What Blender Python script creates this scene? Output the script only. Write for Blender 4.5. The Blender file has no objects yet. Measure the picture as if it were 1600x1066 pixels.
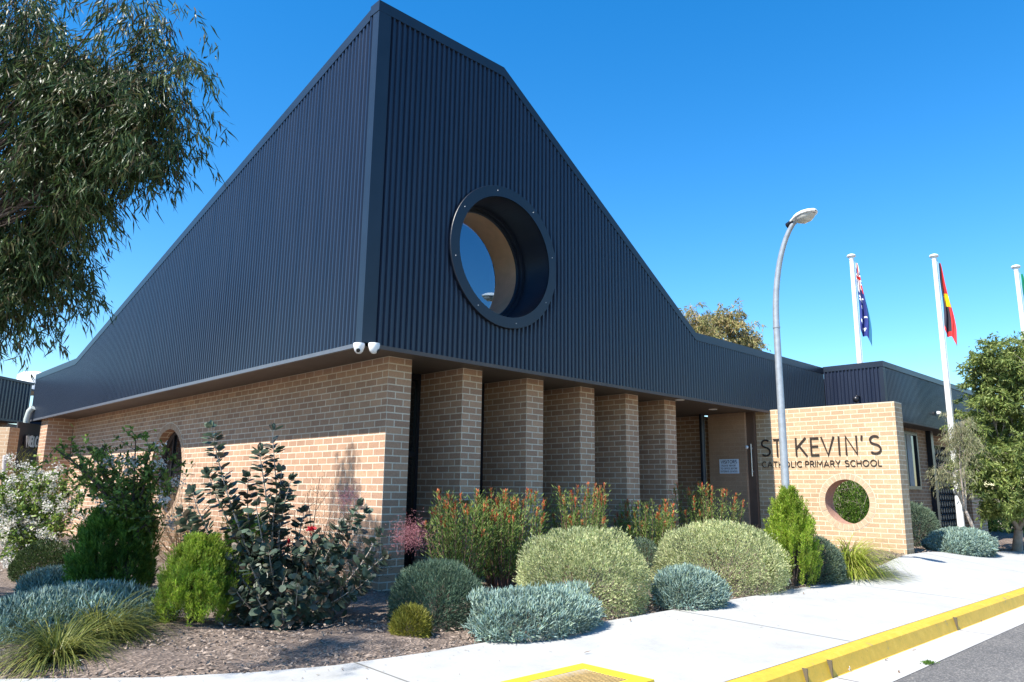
import bpy, bmesh, math, random
import numpy as np
from mathutils import Vector, Matrix
random.seed(7); RG = np.random.default_rng(11)
S = bpy.context.scene
COL = S.collection

# ------------------------------------------------------------------ camera
F_PX = 1166.68
CAM = np.array([-4.5096, -7.0971, 1.2])
RT = np.array([0.71778358, -0.69614205, 0.01315213])
UP = np.array([-0.14516233, -0.13114728, 0.98067746])
FW = np.array([0.68096595, 0.70582338, 0.19518897])
cd = bpy.data.cameras.new('camera'); cam = bpy.data.objects.new('camera', cd); COL.objects.link(cam)
cd.sensor_width = 36; cd.lens = F_PX / 1600 * 36; cd.clip_start = 0.05; cd.clip_end = 3000
mw = Matrix.Identity(4)
for i in range(3):
    mw[i][0] = RT[i]; mw[i][1] = UP[i]; mw[i][2] = -FW[i]; mw[i][3] = CAM[i]
cam.matrix_world = mw; S.camera = cam
S.render.resolution_x = 1024; S.render.resolution_y = 682

# ------------------------------------------------------------------ sky, sun, exposure
SUN_EL = math.radians(52.0)
W = bpy.data.worlds.new('World'); S.world = W; W.use_nodes = True
nt = W.node_tree; nt.nodes.clear()
sky = nt.nodes.new('ShaderNodeTexSky'); sky.sky_type = 'NISHITA'; sky.sun_disc = False
sky.sun_elevation = SUN_EL; sky.sun_rotation = math.radians(-90.6)
sky.altitude = 0; sky.air_density = 1.15; sky.dust_density = 0.15; sky.ozone_density = 4.5
bg = nt.nodes.new('ShaderNodeBackground'); bg.inputs['Strength'].default_value = 0.15
wo = nt.nodes.new('ShaderNodeOutputWorld')
hs = nt.nodes.new('ShaderNodeHueSaturation'); hs.inputs['Saturation'].default_value = 1.36; hs.inputs["Value"].default_value = .80
nt.links.new(sky.outputs[0], hs.inputs['Color']); nt.links.new(hs.outputs[0], bg.inputs[0]); nt.links.new(bg.outputs[0], wo.inputs[0])
sl = bpy.data.lights.new('sun', 'SUN'); sl.energy = 5.0; sl.angle = math.radians(0.53); sl.color = (1.0, 0.95, 0.87)
so = bpy.data.objects.new('sun', sl); COL.objects.link(so)
so.rotation_euler = Vector((math.cos(SUN_EL), -0.010, -math.sin(SUN_EL))).to_track_quat('-Z', 'Y').to_euler()
S.view_settings.view_transform = 'Standard'; S.view_settings.look = 'None'
S.view_settings.exposure = 1.08; S.view_settings.gamma = 1.0

# ------------------------------------------------------------------ helpers
def ray(px, py): return RT * ((px - 800) / F_PX) + UP * (-(py - 533) / F_PX) + FW
def at(px, py, d): return CAM + ray(px, py) * d
def hit(px, py, ax, v):
    r = ray(px, py); return CAM + r * (v - CAM[ax]) / r[ax]
def depth(P): return float((np.asarray(P) - CAM) @ FW)
def sstep(a, b, x):
    t = min(1, max(0, (x - a) / (b - a))); return t * t * (3 - 2 * t)
def ramp(x): return 0.21 * sstep(5.8, 9.3, x) - 0.11 * sstep(10, 12.5, x) - 0.1 * sstep(12.5, 16, x)
def gz(x, y):
    t = min(1, max(0, (y + 4.27) / 1.82)); return -0.05 + t * (0.05 + ramp(x))
def ground(px, py):
    z = 0.0
    for _ in range(8):
        p = hit(px, py, 2, z); z = gz(p[0], p[1])
    return p

def tag(o, label=None, cat=None, group=None, kind=None):
    if label: o['label'] = label
    if cat: o['category'] = cat
    if group: o['group'] = group
    if kind: o['kind'] = kind
    return o
def empty(name, loc, label, cat, group=None):
    o = bpy.data.objects.new(name, None); COL.objects.link(o); o.location = [float(v) for v in loc]
    o.empty_display_size = 0.2
    return tag(o, label, cat, group)

class MB:
    """collects quads/tris/ngons (python lists) with material slots"""
    def __init__(s): s.v = []; s.f = []; s.m = []; s.sm = []
    def add(s, vs, fs, mi=0, smooth=False):
        o = len(s.v); s.v += [tuple(map(float, q)) for q in vs]
        for f in fs: s.f.append([o + i for i in f]); s.m.append(mi); s.sm.append(smooth)
        return s
    def box(s, a, b, mi=0):
        x0, y0, z0 = a; x1, y1, z1 = b
        return s.add([(x0,y0,z0),(x1,y0,z0),(x1,y1,z0),(x0,y1,z0),(x0,y0,z1),(x1,y0,z1),(x1,y1,z1),(x0,y1,z1)],
                     [(0,3,2,1),(4,5,6,7),(0,1,5,4),(1,2,6,5),(2,3,7,6),(3,0,4,7)], mi)
    def hexa(s, p, mi=0):
        return s.add(p, [(0,3,2,1),(4,5,6,7),(0,1,5,4),(1,2,6,5),(2,3,7,6),(3,0,4,7)], mi)
    def tube(s, pts, rad, n=8, mi=0, cap=True, smooth=True):
        pts = [Vector([float(c) for c in p]) for p in pts]
        if not hasattr(rad, '__len__'): rad = [rad] * len(pts)
        vs = []; a = None
        for i, p in enumerate(pts):
            d = (pts[min(i+1, len(pts)-1)] - pts[max(i-1, 0)]); 
            if d.length < 1e-9: d = Vector((0,0,1))
            d.normalize()
            if a is None: a = d.orthogonal().normalized()
            else:
                a = (a - d * a.dot(d))
                a = a.normalized() if a.length > 1e-6 else d.orthogonal().normalized()
            b = d.cross(a)
            for k in range(n):
                t = 2 * math.pi * k / n
                vs.append(p + (a * math.cos(t) + b * math.sin(t)) * rad[i])
        fs = [(i*n+k, i*n+(k+1)%n, (i+1)*n+(k+1)%n, (i+1)*n+k) for i in range(len(pts)-1) for k in range(n)]
        s.add(vs, fs, mi, smooth)
        if cap:
            s.add(vs[:n], [tuple(reversed(range(n)))], mi); s.add(vs[-n:], [tuple(range(n))], mi)
        return s
    def lathe(s, prof, M=None, n=32, mi=0, smooth=True):
        vs = []
        for r, z in prof:
            for k in range(n):
                t = 2*math.pi*k/n; q = Vector((r*math.cos(t), r*math.sin(t), z))
                vs.append(M @ q if M else q)
        fs = [(i*n+k, i*n+(k+1)%n, (i+1)*n+(k+1)%n, (i+1)*n+k) for i in range(len(prof)-1) for k in range(n)]
        return s.add(vs, fs, mi, smooth)
    def build(s, name, mats, parent=None, loc=None, bevel=0):
        me = bpy.data.meshes.new(name)
        L = np.array(loc if loc is not None else (parent_loc(parent) if parent else (0,0,0)), float)
        v = np.array(s.v) - L
        me.from_pydata(v.tolist(), [], s.f)
        mats = mats if isinstance(mats, (list, tuple)) else [mats]
        for m in mats: me.materials.append(m)
        me.polygons.foreach_set('material_index', s.m)
        me.polygons.foreach_set('use_smooth', s.sm)
        bm = bmesh.new(); bm.from_mesh(me); bmesh.ops.recalc_face_normals(bm, faces=bm.faces); bm.to_mesh(me); bm.free()
        me.update()
        o = bpy.data.objects.new(name, me); COL.objects.link(o)
        if parent: o.parent = parent
        else: o.location = L.tolist()
        if bevel:
            b = o.modifiers.new('bevel', 'BEVEL'); b.width = bevel; b.segments = 2; b.limit_method = 'ANGLE'
        return o
def parent_loc(p):
    L = np.zeros(3)
    while p: L += np.array(p.location); p = p.parent
    return L

# fast leaf soup
class Soup:
    def __init__(s): s.parts = []
    def polys(s, V, k, mi=0):           # V (N,k,3)
        s.parts.append((V.reshape(-1, 3), k, len(V), mi)); return s
    def quads_idx(s, V, Fq, mi=0):      # V (N,p,3), Fq (q,4) template faces
        N, p, _ = V.shape
        idx = (np.arange(N)[:, None, None] * p + Fq[None]).reshape(-1, Fq.shape[1])
        s.parts.append((V.reshape(-1, 3), Fq.shape[1], len(idx), mi, idx)); return s
    def build(s, name, mats, parent=None, loc=(0,0,0), smooth=False):
        L = parent_loc(parent) if parent else np.array(loc, float)
        vs = []; li = []; lt = []; mi = []; off = 0
        for p in s.parts:
            V = p[0]; k = p[1]; n = p[2]
            idx = p[4] if len(p) > 4 else np.arange(n * k).reshape(n, k)
            vs.append(V - L); li.append((idx + off).ravel()); lt.append(np.full(n, k)); mi.append(np.full(n, p[3])); off += len(V)
        vs = np.concatenate(vs); li = np.concatenate(li); lt = np.concatenate(lt); mi = np.concatenate(mi)
        me = bpy.data.meshes.new(name)
        me.vertices.add(len(vs)); me.vertices.foreach_set('co', vs.astype(np.float32).ravel())
        me.loops.add(len(li)); me.loops.foreach_set('vertex_index', li.astype(np.int32))
        me.polygons.add(len(lt)); me.polygons.foreach_set('loop_start', (np.cumsum(lt) - lt).astype(np.int32))
        me.polygons.foreach_set('loop_total', lt.astype(np.int32))
        me.polygons.foreach_set('material_index', mi.astype(np.int32))
        me.polygons.foreach_set('use_smooth', np.full(len(lt), smooth))
        for m in (mats if isinstance(mats, (list, tuple)) else [mats]): me.materials.append(m)
        me.update(calc_edges=True); me.validate()
        o = bpy.data.objects.new(name, me); COL.objects.link(o)
        if parent: o.parent = parent
        else: o.location = [float(v) for v in L]
        return o
def nrm(a): return a / np.maximum(np.linalg.norm(a, axis=-1, keepdims=True), 1e-9)
def rnd_dirs(n): return nrm(RG.normal(size=(n, 3)))
SHAPES = {'lance': [(0, 0), (-.5, .4), (0, 1), (.5, .4)],
          'sickle': [(0, 0), (-.42, .3), (-.25, .68), (.25, 1), (.12, .66), (.4, .3)],
          'round': [(0, 0), (-.42, .22), (-.5, .6), (-.2, .97), (.2, .97), (.5, .6), (.42, .22)]}
def leaves(soup, P, D, L, Wd, shape='lance', mi=0, curl=0.15, nrml=None):
    n = len(P); D = nrm(D)
    N0 = nrml if nrml is not None else rnd_dirs(n)
    side = nrm(np.cross(D, N0)); N1 = np.cross(side, D)
    L = np.broadcast_to(L, (n,)); Wd = np.broadcast_to(Wd, (n,))
    T = np.array(SHAPES[shape])
    V = (P[:, None] + D[:, None] * (T[None, :, 1:2] * L[:, None, None]) + side[:, None] * (T[None, :, 0:1] * Wd[:, None, None])
         + N1[:, None] * ((curl * (T[None, :, 1:2] ** 2 + 1.5 * np.abs(T[None, :, 0:1])) * L[:, None, None])))
    return soup.polys(V, len(T), mi)
def prisms(soup, P, D, L, R, mi=0):      # little 4-sided fleshy fingers
    n = len(P); D = nrm(D); a = nrm(np.cross(D, rnd_dirs(n))); b = np.cross(D, a)
    L = np.broadcast_to(L, (n,))[:, None]; R = np.broadcast_to(R, (n,))[:, None]
    ring = []
    for t, rr in ((0, .6), (.6, 1.0)):
        for k in range(3):
            c, s_ = math.cos(2.0944*k), math.sin(2.0944*k)
            ring.append(P + D*L*t + (a*c + b*s_)*R*rr)
    ring.append(P + D*L)
    V = np.stack(ring, 1)
    soup.quads_idx(V, np.array([(0,1,4,3),(1,2,5,4),(2,0,3,5)]), mi)
    return soup.quads_idx(V, np.array([(3,4,6),(4,5,6),(5,3,6)]), mi)

# ------------------------------------------------------------------ materials
def newmat(name):
    m = bpy.data.materials.new(name); m.use_nodes = True
    nt = m.node_tree; b = nt.nodes['Principled BSDF']; return m, nt, b
def N(nt, t, **kw):
    n = nt.nodes.new(t)
    for k, v in kw.items():
        if k in n.inputs: n.inputs[k].default_value = v
        else: setattr(n, k, v)
    return n
def coords(nt): return N(nt, 'ShaderNodeTexCoord').outputs['Object']
def geopos(nt): return N(nt, 'ShaderNodeNewGeometry').outputs['Position']
def ramp2(nt, fac, stops):
    r = N(nt, 'ShaderNodeValToRGB'); e = r.color_ramp.elements
    while len(e) < len(stops): e.new(0.5)
    for i, (p, c) in enumerate(stops): e[i].position = p; e[i].color = (*c, 1)
    nt.links.new(fac, r.inputs[0]); return r.outputs[0]
def noise(nt, vec, scale, detail=4, rough=.6):
    n = N(nt, 'ShaderNodeTexNoise'); n.inputs['Scale'].default_value = scale; n.inputs['Detail'].default_value = detail
    n.inputs['Roughness'].default_value = rough; nt.links.new(vec, n.inputs['Vector']); return n.outputs['Fac']
def bump(nt, b, h, strength=.3, dist=.01):
    n = N(nt, 'ShaderNodeBump'); n.inputs['Strength'].default_value = strength; n.inputs['Distance'].default_value = dist
    nt.links.new(h, n.inputs['Height']); nt.links.new(n.outputs[0], b.inputs['Normal'])
def flat(name, c, rough=.6, metal=0, var=.08, scale=8, bstr=0, spec=.5):
    m, nt, b = newmat(name); p = geopos(nt)
    c2 = tuple(min(1, x*(1+var)) for x in c); c1 = tuple(x*(1-var) for x in c)
    nt.links.new(ramp2(nt, noise(nt, p, scale), [(.3, c1), (.7, c2)]), b.inputs['Base Color'])
    b.inputs['Roughness'].default_value = rough; b.inputs['Metallic'].default_value = metal
    b.inputs['Specular IOR Level'].default_value = spec
    if bstr: bump(nt, b, noise(nt, p, scale*6), bstr, .005)
    return m
def mulcol(nt, a, b_, fac=1.0):
    mx = N(nt, 'ShaderNodeMix'); mx.data_type = 'RGBA'; mx.blend_type = 'MULTIPLY'; mx.inputs[0].default_value = fac
    nt.links.new(a, mx.inputs[6]); nt.links.new(b_, mx.inputs[7]); return mx.outputs[2]

def brick_mat(name, ztop, c1, c2, mortar, msize=.016, mfade=0, course=.086, yoff=0.0):
    m, nt, b = newmat(name); g = N(nt, 'ShaderNodeNewGeometry')
    sp = N(nt, 'ShaderNodeSeparateXYZ'); nt.links.new(g.outputs['Position'], sp.inputs[0])
    sn = N(nt, 'ShaderNodeSeparateXYZ'); nt.links.new(g.outputs['True Normal'], sn.inputs[0])
    ab = N(nt, 'ShaderNodeMath', operation='ABSOLUTE'); nt.links.new(sn.outputs[0], ab.inputs[0])
    gt = N(nt, 'ShaderNodeMath', operation='GREATER_THAN'); nt.links.new(ab.outputs[0], gt.inputs[0]); gt.inputs[1].default_value = .5
    ax = N(nt, 'ShaderNodeMath', operation='ADD'); nt.links.new(sp.outputs[0], ax.inputs[0]); ax.inputs[1].default_value = -.67
    ay = N(nt, 'ShaderNodeMath', operation='ADD'); nt.links.new(sp.outputs[1], ay.inputs[0]); ay.inputs[1].default_value = -.44 + .12 + yoff
    mx = N(nt, 'ShaderNodeMix'); nt.links.new(gt.outputs[0], mx.inputs[0]); nt.links.new(ax.outputs[0], mx.inputs[2]); nt.links.new(ay.outputs[0], mx.inputs[3])
    az = N(nt, 'ShaderNodeMath', operation='ADD'); nt.links.new(sp.outputs[2], az.inputs[0]); az.inputs[1].default_value = 86*course - ztop
    cb = N(nt, 'ShaderNodeCombineXYZ'); nt.links.new(mx.outputs[0], cb.inputs[0]); nt.links.new(az.outputs[0], cb.inputs[1])
    br = N(nt, 'ShaderNodeTexBrick'); nt.links.new(cb.outputs[0], br.inputs['Vector'])
    br.inputs['Scale'].default_value = 1; br.inputs['Brick Width'].default_value = .24; br.inputs['Row Height'].default_value = course
    br.inputs['Mortar Size'].default_value = msize/2; br.inputs['Mortar Smooth'].default_value = .15; br.inputs['Bias'].default_value = -.1
    br.inputs['Color1'].default_value = (*c1, 1); br.inputs['Color2'].default_value = (*c2, 1); br.inputs['Mortar'].default_value = (*mortar, 1)
    # weathering: broad stains and fine grit
    gr = ramp2(nt, noise(nt, g.outputs['Position'], 45, 5, .7), [(.25, (.78,.76,.74)), (.75, (1.12,1.1,1.08))])
    bd = ramp2(nt, noise(nt, g.outputs['Position'], 1.3, 3), [(.3, (.88,.87,.86)), (.7, (1.06,1.06,1.06))])
    nt.links.new(mulcol(nt, mulcol(nt, br.outputs['Color'], gr), bd), b.inputs['Base Color'])
    b.inputs['Roughness'].default_value = .9; b.inputs['Specular IOR Level'].default_value = .2
    inv = N(nt, 'ShaderNodeMath', operation='SUBTRACT'); inv.inputs[0].default_value = 1; nt.links.new(br.outputs['Fac'], inv.inputs[1])
    ad = N(nt, 'ShaderNodeMath', operation='MULTIPLY_ADD'); nt.links.new(noise(nt, g.outputs['Position'], 60), ad.inputs[0]); ad.inputs[1].default_value = .35
    nt.links.new(inv.outputs[0], ad.inputs[2]); bump(nt, b, ad.outputs[0], .55, .006)
    return m
BR1 = (.49, .310, .205); BR2 = (.36, .224, .155); MO = (.68, .59, .47)
M_BRICK = brick_mat('tan_brick', 2.787, BR1, BR2, MO)
M_SBRICK = brick_mat('sign_wall_brick', 2.80, (.53, .38, .24), (.43, .30, .19), (.70, .60, .44), course=.0835)
M_RBRICK = brick_mat('rendered_brick', 2.80, (.42, .28, .19), (.38, .25, .17), (.46, .33, .235), msize=.009)
M_VBRICK = flat('voussoir_brick', (.47, .33, .215), .9, var=.16, scale=14, bstr=.3)
M_MORTAR = flat('pale_mortar', (.58, .50, .38), .95, var=.06, scale=20, bstr=.3)

def clad_mat():
    m, nt, b = newmat('navy_steel'); p = geopos(nt)
    mp = N(nt, 'ShaderNodeMapping'); mp.inputs['Scale'].default_value = (9, 9, .35); nt.links.new(p, mp.inputs[0])
    streak = noise(nt, mp.outputs[0], 2, 4)
    nt.links.new(ramp2(nt, streak, [(.3, (.011, .0165, .034)), (.7, (.018, .025, .046))]), b.inputs['Base Color'])
    rr = N(nt, 'ShaderNodeMapRange'); rr.inputs[3].default_value = .26; rr.inputs[4].default_value = .38
    nt.links.new(streak, rr.inputs[0]); nt.links.new(rr.outputs[0], b.inputs['Roughness'])
    b.inputs['Specular IOR Level'].default_value = .55
    bump(nt, b, noise(nt, p, 1.7, 2), .12, .02)
    return m
M_CLAD = clad_mat()
M_FLASH = flat('navy_flashing', (.012, .019, .032), .38, var=.15, scale=2)
M_SOFFIT = flat('brown_soffit', (.085, .066, .055), .6, var=.1, scale=3)
M_DARK = flat('dark_frame', (.012, .013, .018), .35, var=.1)
M_POST = flat('navy_post', (.02, .028, .045), .35, var=.1)
M_ROOF = flat('roof_sheet', (.05, .06, .075), .5)
M_TAN = flat('plywood_reveal', (.90, .56, .30), .7, var=.1, scale=5)
M_LAV = flat('pale_plaster', (.62, .60, .62), .8, var=.04)
M_WHITE = flat('white_paint', (.80, .80, .80), .4, var=.03)
M_LENS = flat('camera_lens', (.01, .01, .012), .1)
M_GALV = flat('galvanised_steel', (.34, .37, .40), .45, metal=.35, var=.15, scale=12, bstr=.05)
M_BROWN = flat('brown_steel', (.12, .075, .055), .5, var=.1)
M_LETTER = flat('dark_bronze_letter', (.035, .025, .022), .4)
def glass_dark():
    m, nt, b = newmat('dark_room_glass'); b.inputs['Base Color'].default_value = (.008, .010, .012, 1)  # opaque; near-black base stands in for the unlit rooms behind the panes
    b.inputs['Roughness'].default_value = .03; b.inputs['Specular IOR Level'].default_value = .8
    bump(nt, b, noise(nt, geopos(nt), 1.5, 2), .02, .02)
    return m
M_GLASS = glass_dark()
def glass_clear():
    m, nt, b = newmat('clear_glass'); nt.nodes.remove(b)
    t = N(nt, 'ShaderNodeBsdfTransparent'); t.inputs[0].default_value = (.95, .95, .95, 1)
    g = N(nt, 'ShaderNodeBsdfGlossy'); g.inputs['Roughness'].default_value = .01; g.inputs[0].default_value = (.62, .82, 1, 1)
    mx = N(nt, 'ShaderNodeMixShader'); mx.inputs[0].default_value = .27; nt.links.new(t.outputs[0], mx.inputs[1]); nt.links.new(g.outputs[0], mx.inputs[2])
    nt.links.new(mx.outputs[0], nt.nodes['Material Output'].inputs[0]); return m
M_CLEAR = glass_clear()

def concrete(name, c, var=.06):
    m, nt, b = newmat(name); p = geopos(nt)
    a = ramp2(nt, noise(nt, p, .9, 5), [(.3, tuple(x*(1-var) for x in c)), (.7, tuple(x*(1+var) for x in c))])
    s_ = ramp2(nt, noise(nt, p, 60, 6, .75), [(.2, (.86,.86,.86)), (.8, (1.08,1.08,1.08))])
    st = ramp2(nt, noise(nt, p, 2.6, 6, .7), [(.50, (1,1,1)), (.72, (.86,.84,.80))])
    nt.links.new(mulcol(nt, mulcol(nt, a, s_), st), b.inputs['Base Color'])
    b.inputs['Roughness'].default_value = .9; bump(nt, b, noise(nt, p, 120, 4), .25, .003); return m
M_PATH = concrete('pale_concrete', (.385, .385, .37))
M_GUTTER = concrete('gutter_concrete', (.44, .43, .41), .12)
def asphalt():
    m, nt, b = newmat('asphalt'); p = geopos(nt)
    v = N(nt, 'ShaderNodeTexVoronoi'); v.inputs['Scale'].default_value = 90; nt.links.new(p, v.inputs['Vector'])
    a = ramp2(nt, v.outputs['Color'], [(.1, (.07,.068,.066)), (.6, (.12,.115,.11)), (.95, (.26,.24,.22))])
    bd = ramp2(nt, noise(nt, p, 1.2, 4), [(.3, (.85,.85,.85)), (.7, (1.15,1.13,1.1))])
    nt.links.new(mulcol(nt, a, bd), b.inputs['Base Color']); b.inputs['Roughness'].default_value = .9
    bump(nt, b, v.outputs['Distance'], .6, .006); return m
M_ROAD = asphalt()
def kerb_mat():
    m, nt, b = newmat('yellow_kerb_paint'); p = geopos(nt)
    worn = noise(nt, p, 7, 6, .75)
    a = ramp2(nt, worn, [(.33, (.26,.21,.13)), (.38, (.52,.34,.03)), (.52, (.58,.36,.03)), (.72, (.66,.44,.06))])
    f = ramp2(nt, noise(nt, p, 40, 5, .8), [(.28, (.55,.5,.45)), (.42, (1,1,1))])
    nt.links.new(mulcol(nt, a, f), b.inputs['Base Color']); b.inputs['Roughness'].default_value = .6
    bump(nt, b, noise(nt, p, 50), .4, .004); return m
M_KERB = kerb_mat()
def mulch():
    m, nt, b = newmat('bark_mulch'); p = geopos(nt)
    v = N(nt, 'ShaderNodeTexVoronoi'); v.inputs['Scale'].default_value = 38; v.inputs['Randomness'].default_value = 1
    wv = N(nt, 'ShaderNodeMapping'); wv.inputs['Rotation'].default_value = (0, 0, .6); wv.inputs['Scale'].default_value = (1, 2.4, 1)
    nt.links.new(p, wv.inputs[0]); nt.links.new(wv.outputs[0], v.inputs['Vector'])
    a = ramp2(nt, v.outputs['Color'], [(.0, (.07,.055,.045)), (.4, (.15,.115,.092)), (.75, (.26,.20,.16)), (1, (.44,.36,.30))])
    bd = ramp2(nt, noise(nt, p, 3, 5), [(.3, (.75,.72,.7)), (.7, (1.1,1.08,1.05))])
    nt.links.new(mulcol(nt, a, bd), b.inputs['Base Color']); b.inputs['Roughness'].default_value = .95
    bump(nt, b, v.outputs['Distance'], .9, .02); return m
M_MULCH = mulch()
M_CHIP = flat('bark_chip', (.27, .21, .165), .95, var=.5, scale=18)

def leafmat(name, cols, trans=.3, rough=.5, tcol=None):
    """cols: 3 colours spread per leaf by random-per-island"""
    m, nt, b = newmat(name); g = N(nt, 'ShaderNodeNewGeometry')
    n_ = len(cols)
    c = ramp2(nt, g.outputs['Random Per Island'], [(i/(n_-1), col) for i, col in enumerate(cols)])
    pn = ramp2(nt, noise(nt, g.outputs['Position'], 2.2, 2), [(.32, (.72,.74,.72)), (.68, (1.25,1.22,1.15))])
    c = mulcol(nt, c, pn)
    c = mulcol(nt, c, ramp2(nt, noise(nt, g.outputs['Position'], 9, 3), [(.35, (.70,.68,.62)), (.6, (1.12,1.12,1.10))]))
    nt.links.new(c, b.inputs['Base Color']); b.inputs['Roughness'].default_value = rough; b.inputs['Specular IOR Level'].default_value = .35
    t = N(nt, 'ShaderNodeBsdfTranslucent'); nt.links.new(c, t.inputs[0])
    mx = N(nt, 'ShaderNodeMixShader'); mx.inputs[0].default_value = trans
    nt.links.new(b.outputs[0], mx.inputs[1]); nt.links.new(t.outputs[0], mx.inputs[2])
    nt.links.new(mx.outputs[0], nt.nodes['Material Output'].inputs[0]); return m
L_EUC = leafmat('eucalypt_leaf', [(.028,.055,.022), (.05,.092,.032), (.085,.13,.04), (.12,.085,.05)], .28, .42)
L_EUC2 = leafmat('pale_eucalypt_leaf', [(.20,.22,.08), (.34,.30,.12), (.42,.30,.16)], .35)
L_VAR = leafmat('variegated_leaf', [(.20,.27,.10), (.40,.46,.22), (.64,.66,.40), (.30,.34,.16)], .3)
L_GREY = leafmat('grey_green_leaf', [(.075,.12,.085), (.12,.18,.13), (.20,.26,.19)], .25)
L_DGREY = leafmat('dark_grey_green_leaf', [(.055,.10,.07), (.085,.145,.10), (.13,.19,.13)], .2)
L_BLUE = leafmat('blue_chalk_leaf', [(.13,.22,.21), (.21,.32,.31), (.30,.40,.37), (.20,.28,.17)], .12)
L_CONI = leafmat('bright_conifer_leaf', [(.13,.25,.02), (.29,.45,.04), (.50,.62,.11), (.22,.34,.03), (.30,.30,.08)], .45)
L_DCONI = leafmat('dark_conifer_leaf', [(.05,.12,.018), (.10,.21,.028), (.22,.36,.06)], .4)
L_SMOKE = leafmat('smoke_bush_leaf', [(.05,.085,.065), (.085,.13,.095), (.13,.16,.12), (.17,.12,.10)], .2, .45)
L_PLUME = leafmat('pink_smoke_plume', [(.34,.12,.15), (.45,.18,.22), (.5,.26,.28)], .4)
L_MYRT = leafmat('myrtle_leaf', [(.06,.12,.025), (.15,.25,.05), (.34,.43,.10)], .42)
L_WHITE = leafmat('white_blossom', [(.72,.70,.68), (.8,.78,.76), (.66,.62,.62)], .4)
L_LEUC = leafmat('upright_shrub_leaf', [(.08,.15,.03), (.17,.27,.06), (.34,.42,.14), (.14,.22,.05)], .35)
L_RED = leafmat('red_shoot_leaf', [(.55,.07,.03), (.65,.16,.07), (.70,.34,.18)], .35)
L_GRASS = leafmat('lime_grass_blade', [(.20,.28,.03), (.33,.40,.05), (.48,.46,.16)], .4)
L_DGRASS = leafmat('olive_grass_blade', [(.06,.09,.02), (.13,.16,.03), (.30,.30,.09)], .35)
L_DRY = leafmat('dry_twig', [(.24,.17,.10), (.34,.25,.15), (.16,.13,.07)], .2)
L_YEL = leafmat('yellow_green_leaf', [(.13,.14,.02), (.22,.22,.035), (.32,.30,.06)], .35)
L_BANK = leafmat('wattle_leaf', [(.10,.15,.04), (.19,.26,.07), (.34,.38,.13)], .35)
L_DOMED = leafmat('dark_hedge_leaf', [(.025,.05,.018), (.045,.08,.025), (.08,.11,.035)], .25)
M_BARK = flat('grey_brown_bark', (.16, .12, .095), .9, var=.3, scale=15, bstr=.5)
M_PBARK = flat('pale_bark', (.36, .30, .25), .85, var=.25, scale=10, bstr=.4)
M_DBARK = flat('dark_bark', (.07, .05, .04), .9, var=.3, scale=15, bstr=.5)
M_RBARK = flat('reddish_twig', (.16, .08, .06), .8, var=.3, scale=15)

# ================================================================== THE SETTING
def sheet(name, P, mats, fs, label=None):
    m = MB(); m.add(P, fs); o = m.build(name, mats, loc=(0,0,0)); o['kind'] = 'structure'; return o
M_FAR = flat('dry_ground', (.20, .16, .10), .95, var=.25, scale=.4, bstr=.3)
sheet('ground', [(-900,-900,-.42),(900,-900,-.42),(900,900,-.42),(-900,900,-.42)], M_FAR, [(0,1,2,3)])
sheet('road', [(-60,-14,-.19),(60,-14,-.19),(60,-4.77,-.19),(-60,-4.77,-.19)], M_ROAD, [(0,1,2,3)])
# edge of the path towards the garden
EDGE = [(-14, 8.0), (-8,2.9), (-5,.12), (-4.1,-.72), (-3.31,-1.39), (-2.63,-1.93), (-2.07,-2.22), (-1.6,-2.38), (-.9,-2.46), (1.4,-2.46), (8.0,-2.5), (9.3,-2.42), (10.5,-2.42), (12,-2.40), (15.5,-2.6), (24,-2.8), (60,-2.8)]
def edge_y(x):
    for (a, b), (c, d) in zip(EDGE, EDGE[1:]):
        if a <= x <= c: return b + (d-b)*(x-a)/(c-a)
    return EDGE[0][1]
xs = sorted(set([round(-14 + .25*i, 3) for i in range(160)] + [e[0] for e in EDGE] + [30, 40, 50, 60]))
m = MB(); P = []; NY = 9
for x in xs:
    y1 = edge_y(x)
    for j in range(NY+1):
        y = -4.27 + (y1 + 4.27)*j/NY; P.append((x, y, gz(x, y) + .012))
m.add(P, [(i*(NY+1)+j, (i+1)*(NY+1)+j, (i+1)*(NY+1)+j+1, i*(NY+1)+j+1) for i in range(len(xs)-1) for j in range(NY)], smooth=True)
for i in range(len(xs)-1):                        # slab edge towards the garden
    a = P[i*(NY+1)+NY]; b = P[(i+1)*(NY+1)+NY]
    m.add([a, b, (b[0],b[1],b[2]-.12), (a[0],a[1],a[2]-.12)], [(0,1,2,3)])
o = m.build('footpath', M_PATH, loc=(0,0,0)); o['kind'] = 'structure'
# thin sawn joints in the path
m = MB()
for jx in (-1.45, 2.3, 6.1, 9.9, 13.7):
    pts = []
    for j in range(10):
        y = -4.26 + (edge_y(jx)+4.26)*j/9; pts.append((jx, y, gz(jx, y)+.0155))
    for a, b in zip(pts, pts[1:]): m.add([(a[0]-.006,a[1],a[2]),(a[0]+.006,a[1],a[2]),(b[0]+.006,b[1],b[2]),(b[0]-.006,b[1],b[2])], [(0,1,2,3)])
o = m.build('footpath_joint', flat('path_joint_grey', (.20,.19,.17), .95), loc=(0,0,0)); o['kind'] = 'structure'  # joints drawn as flat dark grey strips just above the slab
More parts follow.
